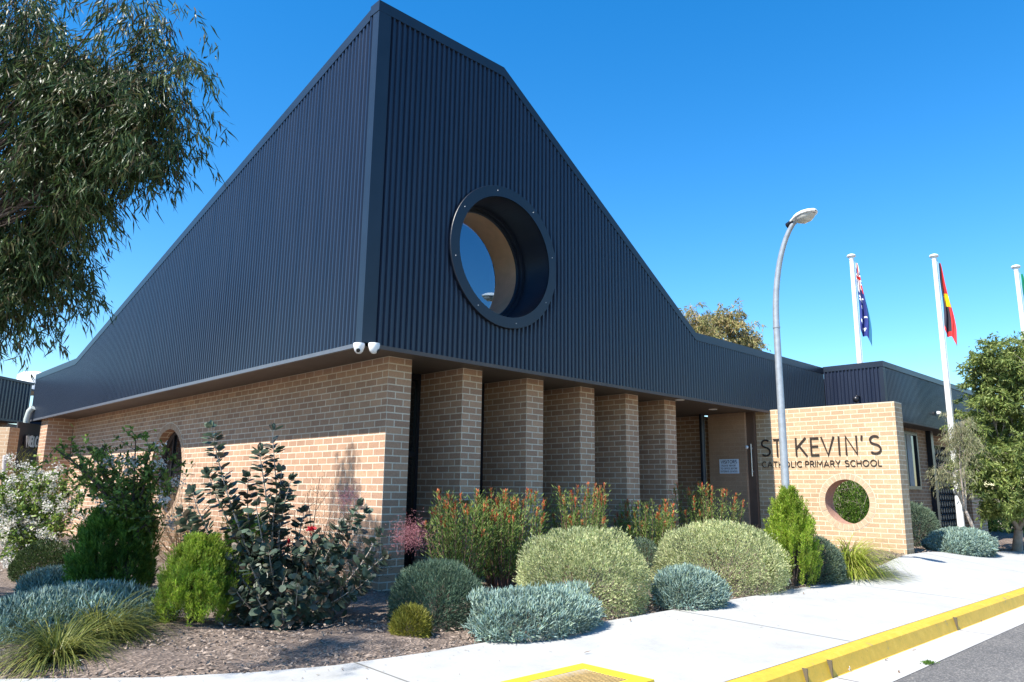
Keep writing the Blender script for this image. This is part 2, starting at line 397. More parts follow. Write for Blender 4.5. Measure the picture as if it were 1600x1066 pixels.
# garden bed with a little relief
m = MB(); P = []; gx = [-14 + .25*i for i in range(168)]; NY = 40
for x in gx:
    y0 = edge_y(x) - .03
    for j in range(NY+1):
        t = (j/NY)**1.6; y = y0 + (22 - y0)*t
        rel = .035*math.sin(x*2.1+y*1.3)*math.sin(y*2.7-x) + .02*math.sin(5*x+3*y)
        fade = min(1, (y-y0)/.5)
        P.append((x, y, gz(x, max(y, -2.45)) - .015*(1-fade) + (rel+.03)*fade))
m.add(P, [(i*(NY+1)+j, (i+1)*(NY+1)+j, (i+1)*(NY+1)+j+1, i*(NY+1)+j+1) for i in range(len(gx)-1) for j in range(NY)], smooth=True)
o = m.build('garden_bed', M_MULCH, loc=(0,0,0)); o['kind'] = 'structure'
# loose bark chips
sp = Soup(); n = 15000
px_ = RG.uniform(-4.2, 16, n); py_ = np.array([edge_y(x) for x in px_]) + .0 + np.abs(RG.normal(0, 1.3, n))
ok = py_ < 6; px_, py_ = px_[ok], py_[ok]
pz_ = np.array([gz(a, max(b, -2.45)) for a, b in zip(px_, py_)]) + .02 + .045*np.minimum(1, (py_-np.array([edge_y(x) for x in px_]))/.5)*.8
n = len(px_); D = RG.normal(size=(n,3)); D[:,2] *= .25
leaves(sp, np.stack([px_, py_, pz_-.01], 1), D, RG.uniform(.015,.065,n), RG.uniform(.008,.022,n), 'lance', 0, .1)
o = sp.build('bark_chips', M_CHIP); tag(o, 'loose bark chips scattered over the garden bed', 'mulch', kind='stuff')
sp = Soup(); n = 420; lx = RG.uniform(-3,14,n); ly = RG.uniform(-4.2,-2.4,n); nr = RG.random(n) < .7; ly[nr] = np.array([edge_y(x) for x in lx[nr]]) - np.abs(RG.normal(0,.16,nr.sum()))
lz = np.array([gz(a, b) for a, b in zip(lx, ly)])+.016; D = RG.normal(size=(n,3)); D[:,2] = .02
leaves(sp, np.stack([lx,ly,lz],1), D, RG.uniform(.008,.04,n), RG.uniform(.003,.010,n), 'lance', 0, .08, nrml=np.tile([[0.,0,1]],(n,1)))
o = sp.build('path_debris', flat('dry_debris', (.20,.14,.09), .9, var=.4)); tag(o, 'small dry leaf scraps and grit scattered on the pale footpath', 'debris', kind='stuff')
# kerb and gutter
xs = [-40, -14] + [-6 + 1.55*i for i in range(22)] + [40, 60]
m = MB()
def kz(x): return -.055
prof = lambda x: [(-4.25, -.28), (-4.25, kz(x)+.014), (-4.36, kz(x)+.012), (-4.40, kz(x)-.008), (-4.43, -.182), (-4.45,-.186), (-4.45,-.28)]
rows = [[(x, y, z) for y, z in prof(x)] for x in xs]; P = [p for r in rows for p in r]; k = len(rows[0])
m.add(P, [(i*k+j, (i+1)*k+j, (i+1)*k+j+1, i*k+j+1) for i in range(len(xs)-1) for j in range(k-1)])
o = m.build('kerb', M_KERB, loc=(0,0,0)); o['kind'] = 'structure'
m = MB()
for x in (-1.6, 1.1+.0, 1.52, 4.6, 7.7, 10.8, 14):                      # joints across the kerb
    m.box((x-.005, -4.437, -.186), (x+.005, -4.395, -.055))
o = m.build('kerb_joint', flat('joint_dark', (.10,.08,.05), .95), loc=(0,0,0)); o['kind'] = 'structure'
m = MB(); m.add([(-60,-4.78,-.186),(60,-4.78,-.186),(60,-4.44,-.183),(-60,-4.44,-.183)], [(0,1,2,3)])
o = m.build('gutter', M_GUTTER, loc=(0,0,0)); o['kind'] = 'structure'
m = MB()
for x in (1.55, 4.6, 7.7): m.add([(x-.005,-4.775,-.1825),(x+.005,-4.775,-.1825),(x+.005,-4.45,-.1795),(x-.005,-4.45,-.1795)], [(0,1,2,3)])
o = m.build('gutter_joint', flat('gutter_joint_dark', (.14,.12,.1), .95), loc=(0,0,0)); o['kind'] = 'structure'

# ================================================================== MAIN BUILDING
SZ = 2.787                                   # soffit height
def zR(x):
    if x <= 2.08: return 7.07
    if x <= 6.84: return 7.07 + (3.96-7.07)*(x-2.08)/(6.84-2.08)
    return 3.96
def zL(y): return 7.07 + (3.96-7.07)*y/11.71 if y <= 11.71 else 3.96
B = empty('school_building', (0,0,0), 'school building with tall navy ribbed steel gable, ring window and tan brick walls', 'building')
RX, RZ, RO, RI = 2.155, 4.29, .985, .835       # ring window
def ribs(a, b, pitch=.08):
    out = []; t = a; n = int(round((b-a)/pitch))
    for i in range(n):
        for u, d in ((0,0),(.34,0),(.52,.027),(.82,.027)): out.append((t + u*pitch, d))
        t += pitch
    out.append((b, 0)); return out
def clad_sheet(name, a, b, top, place, hole=None, bottom=SZ, parent=B, mat=None):
    m = MB(); pr = ribs(a, b)
    if hole:                                   # refine columns near the hole
        cx, cz, R_ = hole
        q = []
        for (u0, d0), (u1, d1) in zip(pr, pr[1:]):
            q.append((u0, d0))
            if abs(u0-cx) < R_+.1:
                q.append(((u0+u1)/2, (d0+d1)/2))
        q.append(pr[-1]); pr = q
    for (u0, d0), (u1, d1) in zip(pr, pr[1:]):
        def col(z00, z01, z10, z11):
            m.add([place(u0, d0, z00), place(u1, d1, z01), place(u1, d1, z11), place(u0, d0, z10)], [(0,1,2,3)])
        if hole:
            h0 = max(0, R_**2-(u0-cx)**2)**.5; h1 = max(0, R_**2-(u1-cx)**2)**.5
            if h0 > 0 or h1 > 0:
                col(bottom, bottom, cz-h0, cz-h1); col(cz+h0, cz+h1, top(u0), top(u1)); continue
        col(bottom, bottom, top(u0), top(u1))
    return m.build(name, mat or M_CLAD, parent)
cR = clad_sheet('ribbed_cladding', .15, 12.08, zR, lambda u, d, z: (u, -d, z), hole=(RX, RZ, .92))
cL = clad_sheet('ribbed_cladding', .10, 15.38, zL, lambda u, d, z: (-d, u, z))
# flashings
m = MB()
m.box((-.028, -.030, SZ-.03), (.15, .0, 7.08)); m.box((-.028, .0005, SZ-.03), (.0, .10, 7.0))
m.build('corner_flashing', M_FLASH, cR)
def cap(name, pts, along, parent, th=.12, depth_=.16, out=.032):
    """pts: list of (u,z) of the top edge; along 'x' (right face) or 'y' (left face)"""
    m = MB()
    for (u0, z0), (u1, z1) in zip(pts, pts[1:]):
        q = []
        for (u, z) in ((u0, z0), (u1, z1)):
            q.append([(u, -out, z-th), (u, depth_, z-th), (u, depth_, z+.015), (u, -out, z+.02)])
        a, b = q
        if along == 'y': a = [(y, x, z) for x, y, z in a]; b = [(y, x, z) for x, y, z in b]
        m.add(a+b, [(0,1,2,3),(7,6,5,4),(0,4,5,1),(1,5,6,2),(2,6,7,3),(3,7,4,0)])
    return m.build(name, M_FLASH, parent)
cap('cap_flashing', [(-.034,7.07),(2.08,7.07),(6.84,3.96),(12.08,3.96)], 'x', cR)
cap('cap_flashing', [(.165,zL(.165)),(11.71,3.96),(15.4,3.96)], 'y', cL)
m = MB(); m.box((-.03,-.03,SZ-.035),(12.1,.012,SZ+.012)); m.build('drip_edge', M_SOFFIT, cR)
m = MB(); m.box((-.03,.0125,SZ-.035),(.012,15.4,SZ+.012)); m.build('drip_edge', flat('drip_edge_grey', (.10,.11,.13), .4), cL)
m = MB(); m.box((-.02, 15.38, SZ-.03), (.6, 15.42, 3.97)); m.build('end_flashing', M_FLASH, cL)
# roof planes behind the cladding
m = MB(); dz = -.2
A = (.15,.15,7.07+dz); Bp = (2.08,.15,7.07+dz); Cc = (6.84,11.71,3.96+dz); Dd = (6.84,.15,3.96+dz); Ee = (.15,11.71,3.96+dz)
m.add([A,Bp,Cc,Ee,Dd,(12.08,.15,3.76),(12.08,15.38,3.76),(.15,15.38,3.76),(12.08,11.71,3.76)], [(0,1,2,3),(1,4,2),(4,5,8,2),(3,2,8,6,7)])
m.box((11.95,.2,3.2),(12.05,15.3,3.75)); m.build('roof', M_ROOF, B)
# soffit
m = MB(); m.box((.013,.013,SZ),(9.40,2.3,SZ+.06)); m.box((.013,2.31,SZ),(1.2,15.37,SZ+.06)); m.build('soffit', M_SOFFIT, B)

# --- wall with a round hole in an x=const panel
def holed_panel(m, x0, x1, ya, yb, za, zb, cy, cz, r, n=96, mi=0, mi_in=0):
    ang = sorted([2*math.pi*k/n for k in range(n)] + [math.atan2(z-cz, y-cy) % (2*math.pi) for y in (ya,yb) for z in (za,zb)])
    ring = []; outer = []
    for t in ang:
        c, s_ = math.cos(t), math.sin(t)
        k = min([((yb-cy)/c if c > 1e-9 else (ya-cy)/c if c < -1e-9 else 1e9), ((zb-cz)/s_ if s_ > 1e-9 else (za-cz)/s_ if s_ < -1e-9 else 1e9)])
        ring.append((cy+r*c, cz+r*s_)); outer.append((cy+k*c, cz+k*s_))
    K = len(ang)
    for x in (x0, x1):
        m.add([(x,y,z) for y, z in ring] + [(x,y,z) for y, z in outer], [(i,(i+1)%K,K+(i+1)%K,K+i) for i in range(K)], mi)
    m.add([(x0,y,z) for y, z in ring] + [(x1,y,z) for y, z in ring], [(i,(i+1)%K,K+(i+1)%K,K+i) for i in range(K)], mi_in, True)
# left brick wall with round window
CY, CZ, CR = 7.52, 1.43, .80
m = MB()
m.box((.67,.44,-.25),(1.02,5.4,SZ)); m.box((.672,5.412,-.25),(1.02,6.4,SZ))
holed_panel(m, .672, 1.02, 6.4, 8.64, .2, SZ, CY, CZ, CR); m.box((.672,6.4,-.25),(1.02,8.64,.2))
m.box((.672,8.64,-.25),(1.02,10.18,SZ)); m.box((.67,10.192,-.25),(1.02,14.0,SZ))
wallL = m.build('brick_wall', M_BRICK, B)
def voussoirs(m, mm, x, cy, cz, r0, r1, n, proud=.006, gap=.011):
    """radial header bricks around a hole in an x=const wall facing -X"""
    for k in range(n):
        t0 = 2*math.pi*k/n; t1 = 2*math.pi*(k+1)/n
        g0 = gap/2/r0; g1 = gap/2/r1; rj = random.uniform(-.002,.002)
        pts = []
        for xx in (x-proud, x+.03):
            for (r_, t) in ((r0+.002, t0+g0), (r1-.006, t0+g1), (r1-.006, t1-g1), (r0+.002, t1-g0)):
                pts.append((xx+rj, cy+r_*math.cos(t), cz+r_*math.sin(t)))
        m.hexa(pts)
    K = 64
    P = [(x-proud+.003, cy+r_*math.cos(2*math.pi*k/K), cz+r_*math.sin(2*math.pi*k/K)) for r_ in (r0+.001, r1+.004) for k in range(K)]
    mm.add(P, [(i,(i+1)%K,K+(i+1)%K,K+i) for i in range(K)])
m = MB(); mm = MB(); voussoirs(m, mm, .672, CY, CZ, CR, CR+.115, 58)
v1 = m.build('brick_ring', flat('ring_brick', (.40,.265,.175), .9, var=.18, scale=14, bstr=.3), wallL); mm.build('mortar_bed', flat('ring_mortar', MO, .95), v1)
Mx = Matrix.Translation((0, CY, CZ)) @ Matrix.Rotation(math.pi/2, 4, 'Y')
rw = MB(); rw.lathe([(CR-.001,.90),(CR-.001,.84),(CR-.06,.84),(CR-.06,.90)], Mx, 64)
wr = rw.build('round_window', M_DARK, B)
m = MB(); m.add([(.885, CY+(CR-.05)*math.cos(2*math.pi*k/64), CZ+(CR-.05)*math.sin(2*math.pi*k/64)) for k in range(64)], [tuple(range(64))]); m.build('pane', M_GLASS, wr)
m = MB(); m.box((.855, CY-.02+.25, CZ-CR+.08),(.878, CY+.02+.25, CZ+CR-.08)); m.box((.852, CY-CR+.06, CZ-.22),(.876, CY+CR-.06, CZ-.18)); m.build('glazing_bar', M_DARK, wr)
# control joint strips
# pier at the far end of the left wall
m = MB(); m.box((.08,14.0,-.25),(1.02,14.66,SZ)); m.build('brick_pier', M_BRICK, B)
# fins
FINS = [1.86, 3.07, 4.24, 5.39, 6.50]
m = MB(); m.box((.67,.4405,-.25),(1.0195,.445,SZ-.001))
for fx in FINS:
    m = MB(); m.box((fx,.44,-.25),(fx+.345,1.50,SZ-.001)); m.build('brick_fin', M_BRICK, B)
# glazing between fins
gx0 = 1.02
for fx in FINS:
    w = MB(); w.box((gx0,1.35,.0),(gx0+.05,1.43,SZ-.002)); w.box((fx-.05,1.35,.0),(fx-.001,1.43,SZ-.002)); w.box((gx0+.05,1.355,SZ-.08),(fx-.05,1.425,SZ-.003)); w.box((gx0+.05,1.355,0),(fx-.05,1.425,.1)); w.box((gx0+.05,1.355,1.62),(fx-.05,1.425,1.70))
    wf = w.build('slot_window', M_DARK, B)
    m = MB(); m.box((gx0+.05,1.385,.1),(fx-.05,1.395,SZ-.08)); m.build('pane', M_GLASS, wf)
    gx0 = fx+.345
# entry recess: glazed wall at the back, brick return, rendered wall
w = MB(); w.box((6.845,2.25,-.1),(9.6,2.33,SZ)); 
for x in (6.86, 7.7, 8.55): w.box((x,2.2,.1),(x+.06,2.2495,SZ-.002))
w.box((6.92,2.2,.95),(7.70,2.2485,1.02)); w.box((7.76,2.2,.95),(8.55,2.2485,1.02))
we = w.build('entry_window', M_DARK, B); m = MB(); m.box((6.93,2.235,1.02),(8.54,2.2455,2.7)); m.build('pane', M_GLASS, we)
m = MB(); m.box((6.5,1.5005,-.1),(6.845,2.25,SZ-.001)); m.build('brick_wall', M_BRICK, B); m = MB(); m.box((9.36,1.50,-.1),(9.75,2.24,SZ-.001)); m.build('brick_wall', M_BRICK, B)
m = MB(); m.box((9.27,.44,-.1),(9.40,1.27,SZ-.001)); rwall = m.build('rendered_wall', M_RBRICK, B)
m = MB(); m.box((9.33,.275,-.1),(9.408,.437,SZ-.002)); dj = m.build('door_jamb', M_BROWN, B)
m = MB(); m.tube([(9.28,.33,1.52),(9.28,.33,2.15)], .012, 8); m.box((9.28,.32,1.6),(9.33,.34,1.63)); m.box((9.28,.32,2.05),(9.33,.34,2.08)); m.build('handle', flat('satin_steel', (.6,.6,.6), .3, metal=.8), dj)
m = MB(); m.tube([(9.15,1.34,-.1),(9.15,1.34,SZ)], .055, 16); m.build('entry_post', M_POST, B)
m = MB(); m.tube([(8.6,2.1,0),(8.6,2.1,2.62),(8.6,2.16,2.70)], .018, 8); m.build('downpipe', M_GALV, B)
for p in ((6.7,.25), (8.4,.62)):
    m = MB(); m.lathe([(0,-.004),(.06,-.004),(.075,-.008),(.085,0)], Matrix.Translation((p[0],p[1],SZ)), 24)
    m.build('downlight', M_WHITE, B)
# ring window
My = Matrix.Translation((RX, 0, RZ)) @ Matrix.Rotation(math.pi/2, 4, 'X')      # local z -> -Y
fl = MB(); fl.lathe([(RI,.045),(RI,.07),(RO-.004,.07),(RO,.064),(RO,.015)], My, 96, smooth=False)
M_RING = flat('black_navy_ring', (.006, .010, .020), .4, var=.15, scale=2)
ring = fl.build('ring_window', M_RING, B)
tb = MB(); tb.lathe([(RI,.069),(RI,-.44),(RI-.045,-.44),(RI-.045,-.49),(RI-.075,-.49),(RI-.075,-.53)], My, 96, smooth=False); tb.build('reveal', M_RING, ring)
m = MB(); m.add([My @ Vector(((RI-.06)*math.cos(2*math.pi*k/64), (RI-.06)*math.sin(2*math.pi*k/64), -.50)) for k in range(64)], [tuple(range(64))]); m.build('pane', M_CLEAR, ring)
m = MB(); m.lathe([(RI-.07,-.54),(RI-.07,-.99)], My, 96); m.build('plywood_lining', M_TAN, ring)
m = MB(); m.box((RX-1.1,1.7,RZ-1.1),(RX+1.3,1.74,RZ+1.2)); m.lathe([(RI-.08,-1.03),(1.3,-1.03)], My, 64); m.lathe([(RI-.06,-1.028),(RI-.02,-1.028),(RI-.02,-.6)], My, 64); m.build('inner_wall', flat('dim_interior', (.03,.03,.035), .9), ring)
for k in range(8):
    t = math.radians(12 + 45*k); m = MB()
    m.lathe([(.001,.077),(.004,.076),(.006,.072),(.006,.066)], My @ Matrix.Translation((.915*math.cos(t), .915*math.sin(t), 0)), 8)
    m.build('screw', M_WHITE, ring)

# ================================================================== SIGN WALL
SX, SYA, SYB, STOP = 9.41, -2.365, .27, 2.80
HC, HZ, HR = -1.42, 1.065, .395
SW = empty('sign_wall', (SX,-1.0,0.1), 'freestanding tan brick sign wall with round opening and dark school lettering', 'sign wall')
m = MB(); holed_panel(m, SX, SX+.35, SYA, -.5, .2, STOP, HC, HZ, HR, mi_in=1); m.box((SX,SYA,-.1),(SX+.35,-.5,.2)); m.box((SX,-.5,-.1),(SX+.35,SYB,STOP))
for (y0, y1) in ((SYA, SYB),): m.box((SX-.0005,y0-.0005,STOP+.0),(SX+.3505,y1,STOP+.012), 2)
m.add([(SX,SYA,.2),(SX+.35,SYA,.2),(SX+.35,SYA,STOP),(SX,SYA,STOP)], [(0,1,2,3)])
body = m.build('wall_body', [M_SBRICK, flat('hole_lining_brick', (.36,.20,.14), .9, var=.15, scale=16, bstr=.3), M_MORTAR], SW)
m = MB(); mm = MB(); voussoirs(m, mm, SX, HC, HZ, HR, HR+.112, 32)
vr = m.build('brick_ring', M_VBRICK, SW); mm.build('mortar_bed', M_MORTAR, vr)
# stroke lettering
def arc(cx, cy, rx, ry, a0, a1, n=18): return [(cx+rx*math.cos(math.radians(a0+(a1-a0)*i/n)), cy+ry*math.sin(math.radians(a0+(a1-a0)*i/n))) for i in range(n+1)]
GL = {
 'S': (.56, [arc(.28,.745,.235,.20,40,180,10)+arc(.28,.745,.235,.205,180,250,6)+arc(.28,.255,.255,.26,70,0,8)+arc(.28,.255,.255,.20,0,-145,12)]),
 'T': (.56, [[(0,.955),(.56,.955)], [(.28,.955),(.28,0)]]),
 'K': (.60, [[(.05,0),(.05,1)], [(.56,1),(.07,.44)], [(.20,.58),(.60,0)]]),
 'E': (.50, [[(.05,0),(.05,1)], [(.05,.955),(.5,.955)], [(.05,.51),(.46,.51)], [(.05,.045),(.5,.045)]]),
 'V': (.68, [[(.02,1),(.34,.02),(.66,1)]]),
 'I': (.10, [[(.05,0),(.05,1)]]),
 'N': (.66, [[(.05,0),(.05,.98),(.61,.03),(.61,1)]]),
 "'": (.12, [[(.08,1),(.03,.74)]]),
 'C': (.66, [arc(.38,.5,.335,.455,48,312,22)]),
 'A': (.70, [[(.02,0),(.35,.98),(.68,0)], [(.15,.3),(.55,.3)]]),
 'H': (.62, [[(.05,0),(.05,1)], [(.57,0),(.57,1)], [(.05,.51),(.57,.51)]]),
 'O': (.80, [arc(.4,.5,.355,.455,0,360,30)]),
 'L': (.44, [[(.05,1),(.05,.045),(.44,.045)]]),
 'P': (.52, [[(.05,0),(.05,1)], [(.05,.955),(.26,.955)]+arc(.26,.705,.22,.25,90,-90,12)+[(.05,.455)]]),
 'R': (.54, [[(.05,0),(.05,1)], [(.05,.955),(.26,.955)]+arc(.26,.715,.22,.24,90,-90,12)+[(.05,.475)], [(.27,.475),(.53,0)]]),
 'M': (.78, [[(.05,0),(.07,.98),(.39,.3),(.71,.98),(.73,0)]]),
 'Y': (.62, [[(.02,1),(.31,.46),(.60,1)], [(.31,.46),(.31,0)]]),
 'D': (.62, [[(.05,0),(.05,.955),(.2,.955)]+arc(.2,.5,.36,.455,90,-90,14)+[(.05,.045)]]),
 'F': (.48, [[(.05,0),(.05,1)], [(.05,.955),(.48,.955)], [(.05,.51),(.44,.51)]]),
 'G': (.70, [arc(.38,.5,.335,.455,48,345,22)+[(.705,.5),(.42,.5)]]),
 'U': (.62, [[(.05,1),(.05,.3)]+arc(.31,.3,.26,.255,180,360,12)+[(.57,1)]]),
 'B': (.54, [[(.05,0),(.05,1)], [(.05,.955),(.28,.955)]+arc(.28,.735,.19,.22,90,-90,10)+[(.05,.515)]+[(.28,.515)]+arc(.28,.28,.22,.235,90,-90,10)+[(.05,.045)]]),
 'W': (.95, [[(.02,1),(.24,.02),(.475,.9),(.71,.02),(.93,1)]]),
}
def strokes(m, ch, ox, oy, sx, sy, place, wd, th):
    """extruded strokes. place(u,v,d)->3D"""
    for li_, ln in enumerate(GL[ch][1]):
        e0, e1 = th*.05*li_, th*(1+.07*li_)
        pts = [(ox+x*sx, oy+y*sy) for x, y in ln]
        closed = math.dist(pts[0], pts[-1]) < 1e-6
        L_, R_ = [], []
        n = len(pts)
        for i in range(n):
            a = pts[i-1] if i > 0 else (pts[-2] if closed else pts[0]); b = pts[i+1] if i < n-1 else (pts[1] if closed else pts[-1])
            if i == 0 and not closed: a = pts[0]
            d1 = (pts[i][0]-a[0], pts[i][1]-a[1]); d2 = (b[0]-pts[i][0], b[1]-pts[i][1])
            def un(d): 
                l = math.hypot(*d); return (d[0]/l, d[1]/l) if l > 1e-9 else None
            u1, u2 = un(d1) or un(d2), un(d2) or un(d1)
            t = (u1[0]+u2[0], u1[1]+u2[1]); l = math.hypot(*t)
            t = (t[0]/l, t[1]/l) if l > 1e-6 else u1
            k = min(1.8, 1/max(.3, t[0]*u1[0]+t[1]*u1[1]))*wd/2
            L_.append((pts[i][0]-t[1]*k, pts[i][1]+t[0]*k)); R_.append((pts[i][0]+t[1]*k, pts[i][1]-t[0]*k))
        V = [place(x,y,e0) for x,y in L_]+[place(x,y,e0) for x,y in R_]+[place(x,y,e1) for x,y in L_]+[place(x,y,e1) for x,y in R_]
        fs = []
        for i in range(n-1):
            fs += [(i,i+1,n+i+1,n+i),(2*n+i,3*n+i,3*n+i+1,2*n+i+1),(i,2*n+i,2*n+i+1,i+1),(n+i,n+i+1,3*n+i+1,3*n+i)]
        if not closed: fs += [(0,n,3*n,2*n),(n-1,3*n-1,4*n-1,2*n-1)]
        m.add(V, fs)
def word(text, u0, u1, v0, v1, place, wd, th, gap=.12):
    """one mesh per letter list: returns [(char, MB)] fitted into u0..u1"""
    tot = sum(GL[c][0] if c != ' ' else .32 for c in text) + gap*(len(text)-1)
    s_ = (u1-u0)/tot; out = []; u = u0
    for c in text:
        if c != ' ':
            m = MB(); strokes(m, c, u, v0, s_, v1-v0, place, wd, th); out.append(m)
        u += ((GL[c][0] if c != ' ' else .32)+gap)*s_
    return out
pl = lambda u, v, d: (SX-.007-d, -u, v)            # u runs to the right in the photo = -Y
def pxy(px, py): return -hit(px, py, 0, SX)[1]
spans = [('S',1188.5,1205),('T',1207.5,1222),('K',1241.5,1262),('E',1265,1281),('V',1282,1305.5),('I',1309.5,1313.5),('N',1319.5,1342),("'",1345,1350),('S',1357.5,1378.5)]
for c, a, b in spans:
    m = MB(); ua, ub = pxy(a, 697), pxy(b, 697)
    strokes(m, c, ua+.016, 1.897, (ub-ua-.032)/GL[c][0], .345, pl, .031, .012)
    m.build('letter', M_LETTER, SW)
for w_, a, b in (('CATHOLIC',1191,1253.5),('PRIMARY',1258.5,1313.5),('SCHOOL',1320.5,1378)):
    for m in word(w_, pxy(a,726), pxy(b,724), 1.692, 1.805, pl, .0145, .008, .13): m.build('letter', M_LETTER, SW)

# ================================================================== RIGHT WING
WX, WY, WE = 12.08, -1.28, 24.0
WB = empty('school_wing', (WX, WY, 0), 'low flat roofed school wing with charcoal fascia and tan brick wall beyond the sign wall', 'building')
w1 = clad_sheet('ribbed_fascia', WY+.06, -.02, lambda u: 3.98, lambda u, d, z: (WX-d, u, z), parent=WB)
w2 = clad_sheet('ribbed_fascia', WX+.08, WE, lambda u: 3.98, lambda u, d, z: (u, WY-d*.4, z), parent=WB)
m = MB(); m.box((WX-.03,WY-.03,3.88),(WX+.14,-.02,4.0)); m.box((WX+.141,WY-.03,3.88),(WE,WY+.1,4.0)); m.box((WX-.022,WY-.022,SZ-.02),(WX+.08,WY,3.879)); m.box((WX-.022,WY+.0005,SZ-.02),(WX,WY+.06,3.879)); m.build('cap_flashing', M_FLASH, WB)
m = MB(); m.box((WX,WY,SZ),(WE,1.0,SZ+.05)); m.box((WX-.024,WY-.024,SZ-.03),(WE,WY-.001,SZ)); m.build('soffit', M_SOFFIT, WB)
m = MB(); m.box((WX+.05,WY+.1,3.70),(WE,6,3.74)); m.build('roof', M_ROOF, WB)
WYW = -.75
m = MB(); m.box((12.4,WYW,-.1),(13.7,WYW+.25,SZ-.001)); m.box((13.7,WYW,-.1),(15.45,WYW+.25,1.33)); m.box((15.45,WYW,-.1),(16.15,WYW+.25,SZ-.001)); m.box((13.7,WYW,2.70),(15.45,WYW+.25,SZ-.002)); m.box((9.77,.3,-.1),(12.39,.55,SZ)); m.build('brick_wall', M_BRICK, WB)
w = MB()
for a, b in (((13.7,1.33),(13.78,2.7)),((15.37,1.33),(15.45,2.7)),((13.78,2.62),(15.37,2.7)),((13.78,1.33),(15.37,1.41)),((14.55,1.41),(14.62,2.62))): w.box((a[0],WYW-.03,a[1]),(b[0],WYW+.05,b[1]))
wf = w.build('window', M_POST, WB)
m = MB(); m.box((13.78,WYW+.01,1.41),(15.37,WYW+.02,2.62)); m.build('pane', M_GLASS, wf)
m = MB(); m.box((14.75,WYW-.012,1.41),(15.05,WYW+.005,2.62)); m.build('blind', flat('pale_blind', (.45,.47,.5), .7), wf)
m = MB(); m.box((16.15,WYW-.12,-.1),(16.33,WYW+.05,SZ-.001)); m.build('post', M_POST, WB)
# pierced round-hole screen beyond the post
scr = MB(); SA, SBx, z0_, z1_ = 16.5, 18.2, .4, 2.45
r_ = .078; dx = .19; dzz = .165; row = 0; z = z0_+.09
tb_ = MB()
while z < z1_-.05:
    x = SA+.1+(dx/2 if row % 2 else 0)
    while x < SBx-.05:
        tb_.lathe([(r_,-.14),(r_,.03),(r_-.012,.03),(r_-.012,-.14)], Matrix.Translation((x,WYW-.002,z)) @ Matrix.Rotation(math.pi/2,4,'X'), 12)
        tb_.lathe([(0.0,.015),(r_-.014,.015)], Matrix.Translation((x,WYW-.002,z)) @ Matrix.Rotation(math.pi/2,4,'X'), 12, mi=1)
        x += dx
    z += dzz; row += 1
scr.box((SA,WYW+.0,z0_),(SBx,WYW+.2,z1_)); sc = scr.build('screen_panel', flat('matt_black_panel', (.012,.011,.012), .95, spec=.1), WB)
tb_.build('pipe_end', [M_DARK, flat('clay_pipe', (.42,.33,.25), .9)], sc)
m = MB(); m.box((16.34,WYW+.3,-.1),(22,WYW+.5,SZ-.001)); m.build('rear_wall', M_BRICK, WB)
m = MB(); m.box((17.9,WYW-.42,.1),(18.4,WYW-.1,2.3)); m.build('brick_pier', M_BRICK, WB)
# roof vent dome seen above the fascia
m = MB(); mt = Matrix.Translation((14.2,-.35,3.75))
m.lathe([(.5,0),(.5,.32),(.46,.42),(.36,.50),(.2,.545),(.001,.555)], mt, 24)
o = m.build('roof_skylight', M_WHITE, loc=(14.2,-.35,3.75)); tag(o, 'low white dome showing over the parapet of the right wing', 'skylight')
def ptz_light(P, name, label, cat):
    m = MB(); m.tube([P, (P[0]-.16,P[1],P[2]), (P[0]-.2,P[1],P[2]-.03)], [.02,.02,.02], 8); m.lathe([(.001,-.10),(.05,-.08),(.065,-.02),(.05,.03),(.001,.04)], Matrix.Translation((P[0]-.2,P[1],P[2]-.05)), 16)
    o = m.build(name, M_DARK, loc=P); tag(o, label, cat)
Q = hit(1343,620,0,WX-.02); ptz_light(tuple(Q), 'dome_camera', 'small black dome camera on the pale fascia above the sign wall', 'camera')
Q = hit(1464,646,1,WY-.03); m = MB(); m.lathe([(.001,.09),(.035,.08),(.05,.04),(.05,0)], Matrix.Translation(tuple(Q)) @ Matrix.Rotation(math.pi/2,4,'X'), 16); o = m.build('wall_lamp', M_WHITE, loc=tuple(Q)); tag(o, 'tiny round white lamp on the dark fascia of the right wing', 'light')

# ================================================================== LEFT NEIGHBOUR
NB = empty('neighbour_building', (0.2,17.4,0), 'low brick building with dark blue ribbed fascia at the far left edge', 'building')
ndir = np.array([-.69,-.72]); ndir = -np.array([.9*.7254+.0, .9*.7254*1.0]); ndir = np.array([-.92,-.87]); ndir /= np.linalg.norm(ndir)
nn = np.array([ndir[1], -ndir[0]]); nn = nn if nn[1] < 0 else -nn
n0 = np.array([.34,17.57])
def npnt(u, d, z): p = n0 + ndir*u + nn*d; return (p[0], p[1], z)
m = MB(); pr = ribs(0, 5.2, .13)
for (u0,d0),(u1,d1) in zip(pr, pr[1:]): m.add([npnt(u0,d0,2.9),npnt(u1,d1,2.9),npnt(u1,d1,3.97),npnt(u0,d0,3.97)], [(0,1,2,3)])
nf = m.build('ribbed_fascia', M_CLAD, NB)
def nbox(m, u0, u1, d0, d1, z0, z1): m.hexa([npnt(u0,d0,z0),npnt(u1,d0,z0),npnt(u1,d1,z0),npnt(u0,d1,z0),npnt(u0,d0,z1),npnt(u1,d0,z1),npnt(u1,d1,z1),npnt(u0,d1,z1)])
m = MB(); nbox(m, -.02, 5.2, -.1, .05, 3.93, 4.0); nbox(m, 0, 5.2, -1.5, .03, 2.84, 2.9); m.build('flashing', M_FLASH, NB)
m = MB(); nbox(m, -.5, 5.2, -.8, -.55, -.1, 2.84); m.build('brick_wall', M_BRICK, NB)
m = MB(); m.box((.36,18.2,-.1),(4,18.35,3.1)); m.build('link_wall', M_POST, NB)
